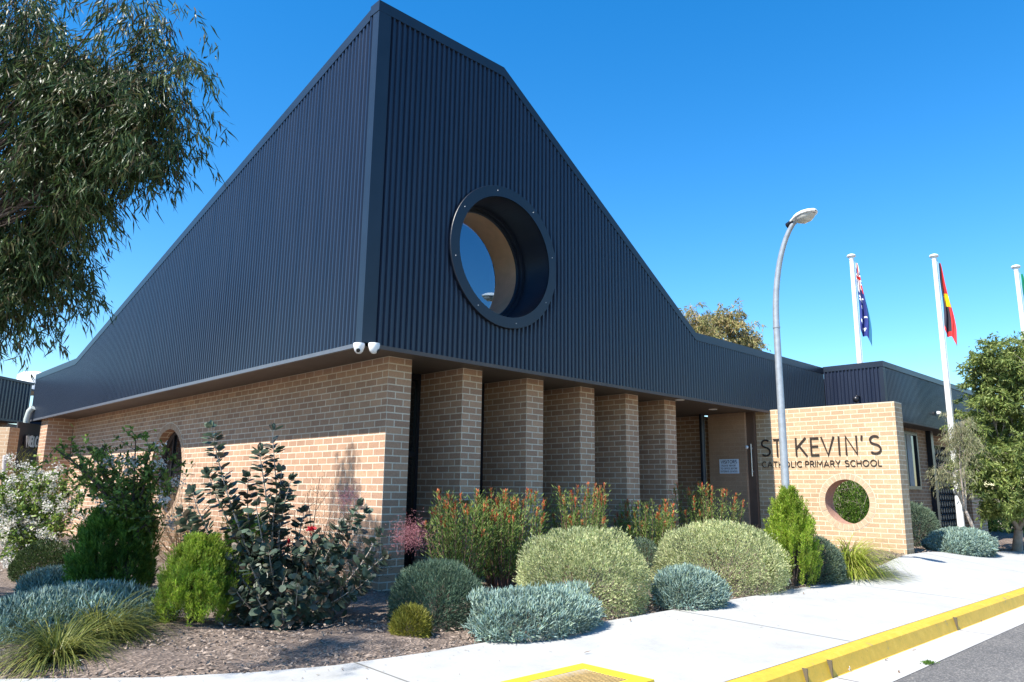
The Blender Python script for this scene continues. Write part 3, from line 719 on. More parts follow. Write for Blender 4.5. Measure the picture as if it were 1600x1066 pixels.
m = MB(); nbox(m, -1.4, 5.2, -3, -.11, 3.8, 3.85); m.build('roof', M_ROOF, NB)
m = MB(); m.lathe([(.45,0),(.45,.45),(.3,.55),(.001,.6)], Matrix.Translation((.55,18.4,3.85)), 20); o = m.build('roof_vent', M_WHITE, loc=(.55,18.4,3.85)); tag(o, 'pale drum roof vent behind the far left parapet', 'vent')
# welcome banner between two brick piers
def on_plane(px, py, off=0):       # plane parallel to the neighbour facade, 'off' metres nearer
    r = ray(px, py); n3 = np.array([nn[0], nn[1], 0.]); p0 = np.array([n0[0], n0[1], 0.]) + n3*off
    return CAM + r*((n3 @ (p0-CAM))/(n3 @ r))
OFF = 1.7
gp = empty('gate_pier', on_plane(28,800,OFF)*[1,1,0], 'lit square brick gate pier at the left end of the welcome banner', 'pier')
a, b = on_plane(11,700,OFF), on_plane(27,700,OFF); zt = on_plane(28,669,OFF)[2]
th = np.array([-nn[0], -nn[1]])*.35
m = MB(); m.hexa([(a[0],a[1],-.1),(b[0],b[1],-.1),(b[0]+th[0],b[1]+th[1],-.1),(a[0]+th[0],a[1]+th[1],-.1),(a[0],a[1],zt),(b[0],b[1],zt),(b[0]+th[0],b[1]+th[1],zt),(a[0]+th[0],a[1]+th[1],zt)]); m.build('pier_body', brick_mat('gate_pier_brick', 2.6, (.5,.36,.24), (.42,.29,.19), (.60,.52,.40)), gp)
bn = empty('welcome_banner', on_plane(52,760,OFF-.15), 'dark gate panel with white WELCOME banner between pale brick piers', 'banner')
def quadp(pxa, pxb, pyt, pyb, off, th_=.03):
    pm = min((pyt+pyb)/2, 692); c = [on_plane(pxa,pm,off), on_plane(pxb,pm,off)]; zt = .5*(on_plane(pxa,pyt,off)[2]+on_plane(pxb,pyt,off)[2]); zb = .5*(on_plane(pxa,pyb,off)[2]+on_plane(pxb,pyb,off)[2])
    t = np.array([-nn[0],-nn[1]])*th_; return [(c[0][0],c[0][1],zb),(c[1][0],c[1][1],zb),(c[1][0]+t[0],c[1][1]+t[1],zb),(c[0][0]+t[0],c[0][1]+t[1],zb),(c[0][0],c[0][1],zt),(c[1][0],c[1][1],zt),(c[1][0]+t[0],c[1][1]+t[1],zt),(c[0][0]+t[0],c[0][1]+t[1],zt)]
m = MB(); m.hexa(quadp(24,74,662,860,OFF-.15)); m.build('gate_panel', flat('charcoal_mesh', (.05,.045,.05), .7), bn)
m = MB(); q = quadp(38,76,681,700,OFF-.1,.01); m.hexa(q); m.build('cloth', flat('black_cloth', (.03,.025,.03), .8), bn)
cA, cB = np.array(q[0]), np.array(q[1]); hgt = q[4][2]-q[0][2]; un = (cB-cA)/np.linalg.norm(cB-cA); wdt = np.linalg.norm(cB-cA)
plw = lambda u, v, d: tuple(cA + un*u + np.array([0,0,v]) + np.array([nn[0],nn[1],0])*(.006+d))
for m in word('WELCOME', .05, wdt*.93, hgt*.08, hgt*.92, plw, hgt*.2, .004, .18): m.build('letter', M_WHITE, bn)
m = MB(); pp = [at(52,637,19), at(46,643,19), at(42,655,19), at(40,672,19), at(39.5,760,19)]; m.tube(pp, .075, 10); o = m.build('curved_drainpipe', flat('pale_green_pipe', (.5,.56,.54), .4), loc=tuple(pp[-1])); tag(o, 'curved pale pipe bending up behind the welcome banner', 'pipe')
m = MB(); pp = [at(9,712,15), at(8,722,15), at(6,800,15)]; m.tube(pp, .05, 8); o = m.build('bollard_rail', flat('pale_rail', (.55,.5,.48), .5), loc=tuple(pp[-1])); tag(o, 'slim pale rail post at the left edge before the brick pier', 'post')

# ================================================================== SMALL FITTINGS
def dome_cam(px, py, yaw, label):
    P = hit(px, py, 2, SZ-.035); P[2] = SZ
    e = empty('security_camera', P, label, 'camera', 'white security cameras under the corner of the eave')
    k = 1.05
    m = MB(); m.lathe([(.06*k,0),(.062*k,-.02*k),(.056*k,-.05*k),(.045*k,-.085*k),(.025*k,-.108*k),(.001,-.114*k)], Matrix.Translation(tuple(P)), 24); m.lathe([(.001,-.0005),(.06*k,-.0005)], Matrix.Translation(tuple(P)), 24)
    m.build('housing', M_WHITE, e)
    d = Vector((math.cos(yaw), math.sin(yaw), -.45)).normalized(); c = Vector(P) + Vector((0,0,-.062*k)) + d*.05*k
    R_ = d.to_track_quat('Z','Y').to_matrix().to_4x4()
    m = MB(); m.lathe([(.022*k,0),(.022*k,.008),(.001,.010)], Matrix.Translation(c) @ R_, 16); m.lathe([(.001,.0),(.022*k,0)], Matrix.Translation(c) @ R_, 16)
    m.build('lens', M_LENS, e)
dome_cam(561, 541.5, math.radians(-130), 'white dome security camera under the eave corner with its lens towards the garden')
dome_cam(584.5, 541.5, math.radians(-52), 'white dome security camera under the eave turned towards the street')
WLp = hit(105, 675, 0, .67)
wl = empty('wall_light', WLp, 'round bulkhead light high on the long brick wall at the far left', 'light')
Mz = Matrix.Translation(tuple(WLp)) @ Matrix.Rotation(-math.pi/2,4,'Y')
m = MB(); m.lathe([(.15,0),(.15,.07),(.12,.075)], Mz, 24); m.build('rim', M_DARK, wl)
m = MB(); m.lathe([(.12,.074),(.09,.11),(.04,.125),(.001,.128)], Mz, 24); m.build('diffuser', flat('frosted_glass', (.42,.47,.44), .3), wl)
# visitors sign
vs_x = 9.262
VA, VB = hit(1124,718,0,vs_x), hit(1155,740,0,vs_x)
vs = empty('visitors_sign', ((vs_x),(VA[1]+VB[1])/2,VB[2]), 'small white visitors notice with dark writing on the shaded entry wall', 'sign')
m = MB(); m.box((vs_x-.006,VB[1],VB[2]),(vs_x+.004,VA[1],VA[2])); m.build('panel', flat('pale_blue_enamel', (.72,.80,.92), .4, var=.03), vs)
plv = lambda u, v, d: (vs_x-.007-d, VA[1]-u, v)
Wv = VA[1]-VB[1]; Hv = VA[2]-VB[2]; M_INK = flat('navy_ink', (.03,.04,.09), .5)
for txt, f0, f1, v0, v1, wd in (('VISITORS',.08,.92,.70,.92,.011),('PLEASE REPORT',.12,.88,.49,.61,.005),('TO OFFICE BEFORE',.07,.93,.29,.41,.005),('ENTERING SCHOOL',.06,.94,.09,.21,.005)):
    mm = MB()
    for q in word(txt, Wv*f0, Wv*f1, VB[2]+Hv*v0, VB[2]+Hv*v1, plv, wd, .001, .15): mm.add(q.v, q.f)
    mm.build('writing', M_INK, vs)
Q = hit(1167,699,0,9.265); m = MB(); m.lathe([(.001,.03),(.03,.026),(.035,0)], Matrix.Translation(tuple(Q)) @ Matrix.Rotation(-math.pi/2,4,'Y'), 16); o = m.build('doorbell', M_WHITE, loc=tuple(Q)); tag(o, 'small round white button on the entry wall near the jamb', 'button')

# drain cover
DX1, DY1, DZ = -.17, -3.37, gz(0,-3.6)+.02
dr = empty('drain_cover', (DX1-.5,DY1-.4,DZ), 'yellow framed slotted drain grate set in the footpath', 'drain')
DX0, DY0 = DX1-1.15, DY1-.62
m = MB(); fw = .11
m.box((DX0,DY0,DZ-.05),(DX1,DY0+fw,DZ)); m.box((DX0,DY1-fw,DZ-.05),(DX1,DY1,DZ)); m.box((DX0,DY0+fw,DZ-.05),(DX0+fw,DY1-fw,DZ)); m.box((DX1-fw,DY0+fw,DZ-.05),(DX1,DY1-fw,DZ)); m.build('frame', flat('safety_yellow', (.80,.56,.03), .5, var=.1, scale=10), dr)
m = MB(); y = DY0+fw+.008
while y < DY1-fw-.02: m.box((DX0+fw+.01,y,DZ-.03),(DX1-fw-.01,y+.013,DZ-.004)); y += .023
x = DX0+fw
while x < DX1-fw: m.box((x,DY0+fw,DZ-.031),(x+.012,DY1-fw,DZ-.006)); x += .11
m.build('grate', flat('rusty_ochre', (.42,.28,.10), .8, var=.2, scale=30), dr)
m = MB(); m.box((DX0+.05,DY0+.05,DZ-.049),(DX1-.05,DY1-.05,DZ-.045)); m.build('pit', M_DARK, dr)

# ================================================================== STREET LAMP
LY = -2.25; LX = float(hit(1227.5, 760, 1, LY)[0])
lp = empty('street_lamp', (LX,LY,0), 'tall galvanised street lamp with curved top standing before the sign wall', 'street lamp')
pts = [(LX,LY,-.05),(LX,LY,3.55)]; rads = [.058,.045]
hh = hit(1243,345,0,LX)
for i in range(1, 13):
    t = i/12; a = t*math.pi/2*.80
    pts.append((LX, LY - (1-math.cos(a))*abs(hh[1]-LY)/(1-math.cos(math.pi/2*.80)), 3.55 + math.sin(a)*(hh[2]-3.55)/math.sin(math.pi/2*.80))); rads.append(.045-.012*t)
m = MB(); m.tube(pts, rads, 16)
for zc in (2.28, 3.5): m.tube([(LX,LY,zc),(LX,LY,zc+.02)], .051, 16)
m.build('pole', M_GALV, lp)
# luminaire: direction of arm end
hp = np.array(pts[-1]); dv = nrm(np.array([-.22,-.93,.12])); sx_ = nrm(np.array([.93,-.22,0.])); up_ = nrm(np.cross(sx_, dv)); up_ = up_*np.sign(up_[2])
def hpnt(l, s_, u): return hp + dv*l + sx_*s_ + up_*u
secs = [(-.07,.045,.04,.03),(-.02,.065,.055,.05),(.03,.095,.07,.06),(.10,.125,.08,.06),(.19,.135,.075,.055),(.27,.115,.06,.05),(.33,.065,.04,.035),(.345,.02,.015,.02)]
m = MB(); nseg = 16; V = []
for l, wd, hu, hd in secs:
    for k in range(nseg):
        t = 2*math.pi*k/nseg; c, s_ = math.cos(t), math.sin(t); V.append(hpnt(l, wd*c, hu*s_ if s_ > 0 else hd*.25*s_))
m.add(V, [(i*nseg+k,i*nseg+(k+1)%nseg,(i+1)*nseg+(k+1)%nseg,(i+1)*nseg+k) for i in range(len(secs)-1) for k in range(nseg)], smooth=True)
m.add(V[:nseg], [tuple(range(nseg))]); hd_ = m.build('lamp_head', M_WHITE, lp)
m = MB(); V = []
for l, wd, hh_ in [(.01,.03,.01),(.04,.08,.05),(.11,.11,.085),(.19,.118,.085),(.26,.09,.055),(.31,.045,.012)]:
    for k in range(9):
        t = math.pi*k/8; V.append(hpnt(l, wd*math.cos(t), -.012-hh_*math.sin(t)))
m.add(V, [(i*9+k,i*9+k+1,(i+1)*9+k+1,(i+1)*9+k) for i in range(5) for k in range(8)], smooth=True); m.build('lens_bowl', flat('lamp_lens', (.55,.53,.47), .15, var=.12, scale=25), hd_)
m = MB(); q = hpnt(-.07,0,.0); m.tube([hpnt(-.14,0,-.02), hpnt(-.02,0,.0)], .05, 12); m.build('bracket', M_DARK, lp)

# ================================================================== FLAGPOLES AND FLAGS
M_FBLUE = flat('flag_blue', (.02,.035,.19), .8); M_FRED = flat('flag_red', (.60,.03,.03), .8); M_FWHITE = flat('flag_white', (.8,.8,.8), .8)
M_FBLACK = flat('flag_black', (.035,.03,.045), .8); M_FYEL = flat('flag_yellow', (.80,.60,.01), .8); M_FGREEN = flat('flag_green', (.01,.28,.16), .8); M_FTEAL = flat('flag_teal', (.01,.12,.22), .8)
def flagpole(px, py, pxb, pyb, H, which, plabel, flabel):
    # find x such that top at H
    lo = 10.; 
    P = hit(px, py, 2, H); bz = gz(P[0], P[1])
    e = empty('flagpole', (P[0],P[1],bz), plabel, 'flagpole', 'white flagpoles beside the right wing')
    m = MB(); m.tube([(P[0],P[1],bz-.1),(P[0],P[1],H-.06)], [.075,.046], 16); 
    m.build('pole', M_WHITE, e)
    m = MB(); m.lathe([(.001,0),(.095,0),(.10,.02),(.085,.045),(.04,.065),(.001,.07)], Matrix.Translation((P[0],P[1],H-.04)), 24); m.tube([(P[0],P[1],H-.12),(P[0],P[1],H-.04)], .055, 12); m.build('truck_cap', M_WHITE, e)
    m = MB(); m.tube([(P[0]+.03,P[1]-.06,1.2),(P[0]+.03,P[1]-.06,1.30),(P[0]+.03,P[1]-.06,H-.14)], .0045, 5); m.lathe([(.05,1.22),(.085,1.22),(.085,1.34),(.05,1.34)], Matrix.Translation((P[0],P[1],0)), 16)
    m.build('halyard', flat('halyard_cord', (.6,.6,.58), .7), e)
    # limp flag
    od = nrm(np.array([.55,-.83,0])); pe = np.array([od[1],-od[0],0]); nS, nT = 44, 18
    base = np.array([P[0],P[1],H-.20]) + od*.075; V = []
    Lf = 1.85 if which != 'tsi' else 1.7
    for i in range(nS+1):
        s_ = i/nS
        for j in range(nT+1):
            t = j/nT
            wdt_ = .03 + .22*min(1, s_*1.25)**.85*(1-.12*s_)
            h = wdt_*t + .012*math.sin(9*s_+2)
            fold = .05*math.sin(t*7.5+s_*2.2)*min(1, s_*2.5) + .03*math.sin(t*15+s_*6)
            z = -Lf*s_*(.86+.14*t) - .10*t*s_ - .05*math.sin(t*7.5)*s_
            V.append(base + od*h + pe*fold + np.array([0,0,z]))
    m = MB(); 
    for i in range(nS):
        for j in range(nT):
            s_ = (i+.5)/nS; t = (j+.5)/nT
            if which == 'aus':
                mi = 0
                if s_ < .40:
                    d1 = abs((t-.5) - (s_-.2)*2.2); d2 = abs((t-.5)+(s_-.2)*2.2)
                    mi = 1 if min(d1,d2) < .16 or abs(t-.45) < .16 or abs(s_-.2) < .05 else 0
                    if abs(t-.45) < .08 or abs(s_-.2) < .025: mi = 2
                    if s_ > .3 and t > .7: mi = 2
                a = math.atan2((s_-.49)*1.85, (t-.38)*.4); rr = math.hypot((s_-.49)*1.85, (t-.38)*.4)
                if rr < .085*(1+.35*math.cos(7*a)): mi = 1
                for sc_, tc_ in ((.62,.3),(.74,.55),(.82,.2),(.90,.45)):
                    if math.hypot((s_-sc_)*1.85,(t-tc_)*.4) < .04: mi = 1
                if s_ > .45 and t > .80: mi = 3
            elif which == 'abo':
                mi = 0 if t < .60 else 1
                if math.hypot((s_-.50)*1.85/1.25,(t-.60)*.4) < .14: mi = 2
                if s_ > .93 and t < .8: mi = 1
            else:
                mi = 0 if s_ < .35 or t < .2 else 1
            a = i*(nT+1)+j; m.add([V[a],V[a+1],V[a+nT+2],V[a+nT+1]], [(0,1,2,3)], mi)
    mats = {'aus': [M_FBLUE,M_FWHITE,M_FRED,M_FTEAL], 'abo': [M_FBLACK,M_FRED,M_FYEL], 'tsi': [M_FGREEN,M_FBLUE]}[which]
    me_o = m.build('flag', mats, loc=tuple(base))
    bm = bmesh.new(); bm.from_mesh(me_o.data); bmesh.ops.remove_doubles(bm, verts=bm.verts, dist=1e-5); bmesh.ops.recalc_face_normals(bm, faces=bm.faces); bm.to_mesh(me_o.data); bm.free()
    for p in me_o.data.polygons: p.use_smooth = True
    tag(me_o, flabel, 'flag', 'flags hanging limp on white poles')
flagpole(1330, 399, 1350, 628, 6.7, 'aus', 'white flagpole nearest the sign wall carrying the blue starred flag', 'limp dark blue flag with white stars and red white corner')
flagpole(1459, 399, 1502, 820, 6.7, 'abo', 'white flagpole standing in blue shrubs with black red and yellow flag', 'limp black and red flag with yellow disc')
flagpole(1587, 416, 1600, 520, 6.6, 'tsi', 'white flagpole cut by the right edge of the photo', 'limp green and blue flag at the right edge')

# ================================================================== PLANTS
def bbox_place(l, r, t, b, fr=.8):
    """photo box of a plant on the ground -> centre on the ground, radius, height"""
    Fp = ground((l+r)/2, b); d0 = depth(Fp); vh = FW.copy(); vh[2] = 0; vh = nrm(vh)
    rad = (r-l)/2*d0/F_PX
    for _ in range(4):
        c = Fp + vh*rad*fr; d = depth(c); rad = (r-l)/2*d/F_PX
    c[2] = gz(c[0], max(c[1], -2.45)) + .01
    ry = ray((l+r)/2, t); k = math.hypot(*(c[:2]-CAM[:2]))/math.hypot(*ry[:2]); top = CAM + ry*k
    return c, rad, top[2]-c[2]
def shell(n, c, rx, ry, rz, zmin=-.1, inner=.12, lumps=10, lamp=.10, deep=.25):
    D = rnd_dirs(int(n*2.2)); D = D[D[:,2] > zmin][:n]; n = len(D)
    B_ = rnd_dirs(lumps); amp = RG.uniform(-.6,1,lumps)
    disp = (np.exp(-((1-D@B_.T)/.10))*amp).sum(1)*lamp
    B2 = rnd_dirs(46); am2 = RG.uniform(-1,1,46); disp = disp + (np.exp(-((1-D@B2.T)/.018))*am2).sum(1)*lamp*1.1
    r = 1 + disp + .02*np.sin(D[:,0]*17+D[:,2]*9)*np.sin(D[:,1]*15+D[:,2]*13) - np.abs(RG.normal(0, inner, n)); st_ = RG.random(n) < .05; r[st_] += RG.uniform(0,.09,st_.sum()); dp = RG.random(n) < deep; r[dp] *= RG.uniform(.45,.95,dp.sum())
    P = D*r[:,None]*[rx,ry,rz]
    return c + P, nrm(D/np.array([rx,ry,rz])), D
def dome(name, box, mat, label, cat='shrub', group=None, n=14000, L=.035, Wd=.010, up=.4, shape='lance', inner=.085, lamp=.11, ry=1.0, fingers=False, rnd=.55, fr=.8, zmin=-.25, deep=.25, core=None):
    c, rad, h = bbox_place(*box, fr=fr)
    cc = c.copy(); rz = h*.72; cc[2] += h*.28
    e = empty(name, c, label, cat, group)
    sp = Soup(); P, Nn, D = shell(n, cc, rad, rad*ry, rz, zmin=-.62, inner=inner, lamp=lamp, deep=deep)
    ok = P[:,2] > c[2]-.02; P, Nn = P[ok], Nn[ok]; k = len(P)
    Dr = Nn*(1-up) + np.array([0,0,up]) + rnd_dirs(k)*rnd
    if fingers: prisms(sp, P, Dr, RG.uniform(.6,1.3,k)*L, Wd)
    else: leaves(sp, P, Dr, RG.uniform(.6,1.35,k)*L, Wd*RG.uniform(.7,1.3,k), shape, 0, .12, nrml=nrm(rnd_dirs(k)+Nn*.8))
    sp.build('foliage', mat, e)
    # woody interior: radiating stems
    m = MB()
    for i in range(26):
        d = rnd_dirs(1)[0]; d[2] = abs(d[2])*.8+.25; d = nrm(d)
        p1 = c + d*np.array([rad,rad*ry,h])*.45; p2 = c + d*np.array([rad,rad*ry,h])*.82 + RG.normal(0,.02,3)
        m.tube([c-[0,0,.03], p1, p2], [.012,.008,.003], 5, cap=False)
    for i in range(12):
        d = rnd_dirs(1)[0]; d[2] = abs(d[2])*.7+.3; d = nrm(d); p1 = c + d*np.array([rad,rad*ry,h])*.9; p2 = c + d*np.array([rad,rad*ry,h])*RG.uniform(1.0,1.10) + RG.normal(0,.012,3)
        m.tube([p1,p2],[.0025,.001],4,cap=False)
    m.build('stem', M_BARK, e)
    return e
def plume_bush(name, box, mat, label, cat='shrub', group=None, n=230, pl_=.20, nl=60, fr=.8, taper=.75, Ln=.028, Wn=.006, wide=1.0, center=None):
    c, rad, h = bbox_place(*box, fr=fr)
    if center is not None: h = h + c[2]; c = np.array([center[0], center[1], gz(*center)+.01]); rad = (box[1]-box[0])/2*depth(c)/F_PX; h = at((box[0]+box[1])/2, box[2], depth(c))[2]-c[2]
    e = empty(name, c, label, cat, group); sp = Soup()
    for i in range(n):
        t = RG.random()**.75                        # height
        a = RG.random()*2*math.pi; rr = rad*(1-taper*t**2.2)*(RG.uniform(.35,1) if RG.random() < .35 else RG.uniform(.8,1.0))*wide
        lean = np.array([math.cos(a), math.sin(a), 0])
        base = c + lean*max(0, rr-.04) + np.array([0,0,h*t*.86])
        ax = nrm(lean*.38*(1-.4*t) + np.array([0,0,1]) + RG.normal(0,.10,3)); Lp = pl_*RG.uniform(.65,1.25)*(1 if t < .8 else .8)
        Lp = min(Lp, max(.06, c[2]+h*1.03-base[2]))
        k = nl; s_ = RG.random(k)**.9; phi = RG.random(k)*2*math.pi
        a1 = nrm(np.cross(ax, [.3,.5,.1])); a2 = np.cross(ax, a1)
        rd = a1*np.cos(phi)[:,None] + a2*np.sin(phi)[:,None]
        P = base + ax*(s_*Lp)[:,None] + rd*.008; wd = 1.0*(1-s_*.55)
        leaves(sp, P, rd*wd[:,None] + ax*.8, RG.uniform(.8,1.2,k)*Ln*1.1, Wn, 'lance', 0, .1)
    sp.build('foliage', mat, e)
    m = MB()
    for i in range(24):
        a = RG.random()*2*math.pi; t = RG.uniform(.4,.9); p2 = c+np.array([math.cos(a)*rad*.6*(1-.6*t),math.sin(a)*rad*.6*(1-.6*t),h*t])
        m.tube([c-[0,0,.03], (c+p2)/2+np.array([0,0,-.05]), p2], [.018,.011,.004], 5, cap=False)
    m.build('stem', M_DBARK, e); return e
def grass(name, box, mat, label, group=None, n=650, Lb=.75, wb=.006, fr=.3, droop=1.0, spread=.12, bias=(0,0,0), lift=1.0):
    c, rad, h = bbox_place(*box, fr=fr); e = empty(name, c, label, 'grass tuft', group)
    sp = Soup(); K = 7
    a = RG.random(n)*2*math.pi; b0 = c + np.stack([np.cos(a), np.sin(a), np.zeros(n)],1)*(RG.random(n)**.5*rad*spread*2)[:,None]
    a2 = a + RG.normal(0,.5,n); el = RG.uniform(.35,1.35,n)*lift; Ls = RG.uniform(.5,1.1,n)*Lb
    hd = np.stack([np.cos(a2), np.sin(a2), np.zeros(n)],1) + np.array(bias); hd = nrm(hd)
    side = np.cross(hd, [0,0,1.]); pts = [b0]; p = b0.copy(); ang = np.minimum(el, 1.5)
    for k in range(K):
        p = p + (hd*np.cos(ang)[:,None] + np.array([0,0,1.])*np.sin(ang)[:,None])*(Ls/K)[:,None]; pts.append(p.copy()); ang = ang - droop*RG.uniform(.18,.36,n)
    pts = np.stack(pts,1); pts[:,:,2] = np.maximum(pts[:,:,2], c[2]-.0)
    w = wb*np.array([1,1,.95,.9,.8,.6,.4,.05])/2
    V = np.concatenate([pts - side[:,None]*w[None,:,None], pts + side[:,None]*w[None,:,None]], 1)
    F_ = np.array([(i, i+1, K+1+i+1, K+1+i) for i in range(K)])
    sp.quads_idx(V, F_, 0); sp.build('blades', mat, e)
    m = MB(); m.lathe([(rad*spread*1.6,-.02),(rad*spread*1.3,.05),(.01,.09)], Matrix.Translation(tuple(c)), 12); m.build('crown', L_DRY, e); return e
def upright(name, box, label, group=None, ns=26, fr=.5, yc=-.22, red=.8, Ll=.055):
    c, rad, h = bbox_place(*box, fr=fr); l, r, t, b_ = box
    q = hit((l+r)/2, 700, 1, yc); c = np.array([q[0], yc, gz(q[0], yc)+.01]); dd_ = depth(c); rad = (r-l)/2*dd_/F_PX
    h = at((l+r)/2, t, dd_)[2] - c[2]; rad = min(rad*1.15, .64); ns = int(ns*1.6); e = empty(name, c, label, 'shrub', group); sp = Soup(); st = MB(); tp = Soup()
    for i in range(ns):
        a = RG.random()*2*math.pi; rr = rad*RG.random()**.6; hh_ = h*RG.uniform(.62,1.02)
        p0 = c + np.array([math.cos(a),math.sin(a),0])*rr*.35; p2 = c + np.array([math.cos(a)*rr, math.sin(a)*rr, hh_]); p1 = (p0+p2)/2 + np.array([math.cos(a),math.sin(a),0])*rr*.18
        K = 150; t = RG.random(K)**.8; t = .12+.88*t
        def bz(t): t = np.asarray(t)[:,None]; return p0*(1-t)**2 + 2*p1*t*(1-t) + p2*t*t
        P = bz(t); tang = nrm(2*(p1-p0)*(1-t)[:,None] + 2*(p2-p1)*t[:,None]); ou = rnd_dirs(K); ou = nrm(ou - (ou*tang).sum(1)[:,None]*tang)
        side_tw = RG.random(K) < .45; P = P + ou*(RG.uniform(.02,.09,K)*side_tw)[:,None]
        leaves(sp, P, tang*1.0 + ou*.75, RG.uniform(.6,1.2,K)*Ll, .012, 'lance', 0, .12)
        st.tube(list(bz(np.linspace(0,1,6))), [.008,.007,.006,.005,.004,.003], 5, cap=False)
        if RG.random() < red:
            K = 26; t = RG.uniform(.90,1.0,K); P = bz(t); ou = rnd_dirs(K); tg = nrm(p2-p1)
            leaves(sp, P, tg + ou*.55, RG.uniform(.7,1.2,K)*.045, .013, 'lance', 1, .1)
    sp.build('foliage', [L_LEUC, L_RED], e); st.build('stem', M_RBARK, e)
    return e
# --- pale domes and grey shrubs along the path
dome('dome_shrub', (812,1030,825,966), L_VAR, 'large pale variegated dome shrub beside the path, left of the two', group='variegated dome shrubs', n=26000, L=.036, Wd=.010, ry=.95, lamp=.12)
dome('dome_shrub', (1035,1246,813,925), L_VAR, 'pale variegated dome shrub between the blue mat and the bright conifer bush', group='variegated dome shrubs', n=26000, L=.038, Wd=.011, ry=.95, lamp=.12, fr=.40)
dome('dome_shrub', (975,1044,842,915), L_GREY, 'small grey dome shrub tucked between the two pale domes', group='grey green dome shrubs', n=8000, L=.03, Wd=.008)
dome('dome_shrub', (1236,1319,838,911), L_GREY, 'round grey green shrub beside the lime grass tuft', group='grey green dome shrubs', n=14000, L=.036, Wd=.010, lamp=.07, fr=.12)
dome('dome_shrub', (600,748,877,988), L_DGREY, 'grey green dome shrub in front of the corner brick wall', group='grey green dome shrubs', n=20000, L=.045, Wd=.006, up=.5, lamp=.06)
dome('dome_shrub', (608,668,950,1005), L_YEL, 'tiny yellow green bush at the front of the mulch', n=4500, L=.045, Wd=.006, up=.5)
dome('ground_cover_mound', (706,974,920,1001), L_BLUE, 'blue grey succulent mound at the path edge, nearest the drain', cat='succulent', group='blue chalk stick mounds', n=11000, L=.058, Wd=.0048, up=.55, fingers=True, lamp=.26, ry=.55, rnd=.6, fr=.5)
dome('ground_cover_mound', (1024,1148,888,953), L_BLUE, 'blue grey succulent mound between the two pale domes', cat='succulent', group='blue chalk stick mounds', n=7000, L=.062, Wd=.0048, up=.5, fingers=True, lamp=.12, ry=.8, rnd=.5, fr=.6)
dome('ground_cover_mound', (1448,1592,828,869), L_BLUE, 'wide blue grey shrub mound around the foot of the flagpole', cat='succulent', group='blue chalk stick mounds', n=12000, L=.07, Wd=.007, up=.4, fingers=True, lamp=.12, ry=.6, fr=.4)
plume_bush('conifer_bush', (1198,1279,764,900), L_CONI, 'bright green feathery bush at the foot of the street lamp', group='bright green feathery bushes', n=420, pl_=.26, nl=95, taper=.80, Ln=.032, Wn=.009, center=(LX-.10, LY-.09))
grass('grass_tuft', (1290,1392,826,903), L_GRASS, 'lime green grass tuft arching onto the path by the sign wall', n=1200, Lb=1.02, wb=.009, fr=.6, bias=(.1,-.15,0), lift=1.15, droop=1.15, spread=.16)
# --- red tipped upright shrubs before the fins
upright('red_tip_shrub', (668,775,770,915), 'tall red tipped shrub before the first brick fins', 'red tipped upright shrubs', ns=30)
upright('red_tip_shrub', (735,845,768,900), 'red tipped shrub behind the left end of the large pale dome', 'red tipped upright shrubs', ns=34)
upright('red_tip_shrub', (840,955,757,880), 'red tipped shrub with two long shoots before the third and fourth fins', 'red tipped upright shrubs', ns=26)
upright('red_tip_shrub', (960,1062,783,875), 'low red tipped shrub in front of the last brick fin', 'red tipped upright shrubs', ns=30)
upright('red_tip_shrub', (1055,1150,752,865), 'orange tipped shrub reaching up below the visitors notice', 'red tipped upright shrubs', ns=20, red=1)
# --- left garden
plume_bush('conifer_bush', (218,345,838,992), L_CONI, 'bright green sunlit conifer like bush in the left foreground', group='bright green feathery bushes', n=560, pl_=.16, nl=85, taper=.62, Ln=.030, Wn=.006)
plume_bush('conifer_bush', (318,408,800,950), L_CONI, 'bright green bush half hidden behind the dark round leaved shrub', group='bright green feathery bushes', n=320, pl_=.2, nl=80, taper=.5, Ln=.03, Wn=.007)
plume_bush('conifer_bush', (78,204,800,950), L_DCONI, 'dark green bushy conifer shrub left of the thin myrtle trunk', group='dark green bushes', n=420, pl_=.26, nl=80, taper=.45, Ln=.045, Wn=.010)
dome('dome_shrub', (-5,88,848,915), L_DOMED, 'dark rounded hedge shrub at the left edge', group='dark green bushes', n=12000, L=.03, Wd=.012)
dome('ground_cover_mound', (-70,212,922,1004), L_BLUE, 'wide shaded blue grey succulent mat at the left edge', cat='succulent', group='blue chalk stick mounds', n=12000, L=.07, Wd=.005, up=.7, fingers=True, ry=.6, fr=.5, lamp=.1)
dome('ground_cover_mound', (10,115,892,940), L_BLUE, 'small blue grey succulent mound behind the wide mat', cat='succulent', group='blue chalk stick mounds', n=6000, L=.07, Wd=.005, up=.7, fingers=True)
dome('grey_shrub', (130,215,855,935), L_GREY, 'thin leaved grey shrub behind the myrtle trunk', n=5000, L=.05, Wd=.01, up=.5)
grass('grass_tuft', (60,205,925,1010), L_DGRASS, 'olive grass tuft in dappled shade, the right hand one at lower left', group='olive grass tufts', n=700, Lb=.72, wb=.006, fr=.5, bias=(.5,-.2,0))
grass('grass_tuft', (-20,150,935,1045), L_DGRASS, 'olive grass tuft at the lower left corner', group='olive grass tufts', n=800, Lb=.60, wb=.006, fr=.4)

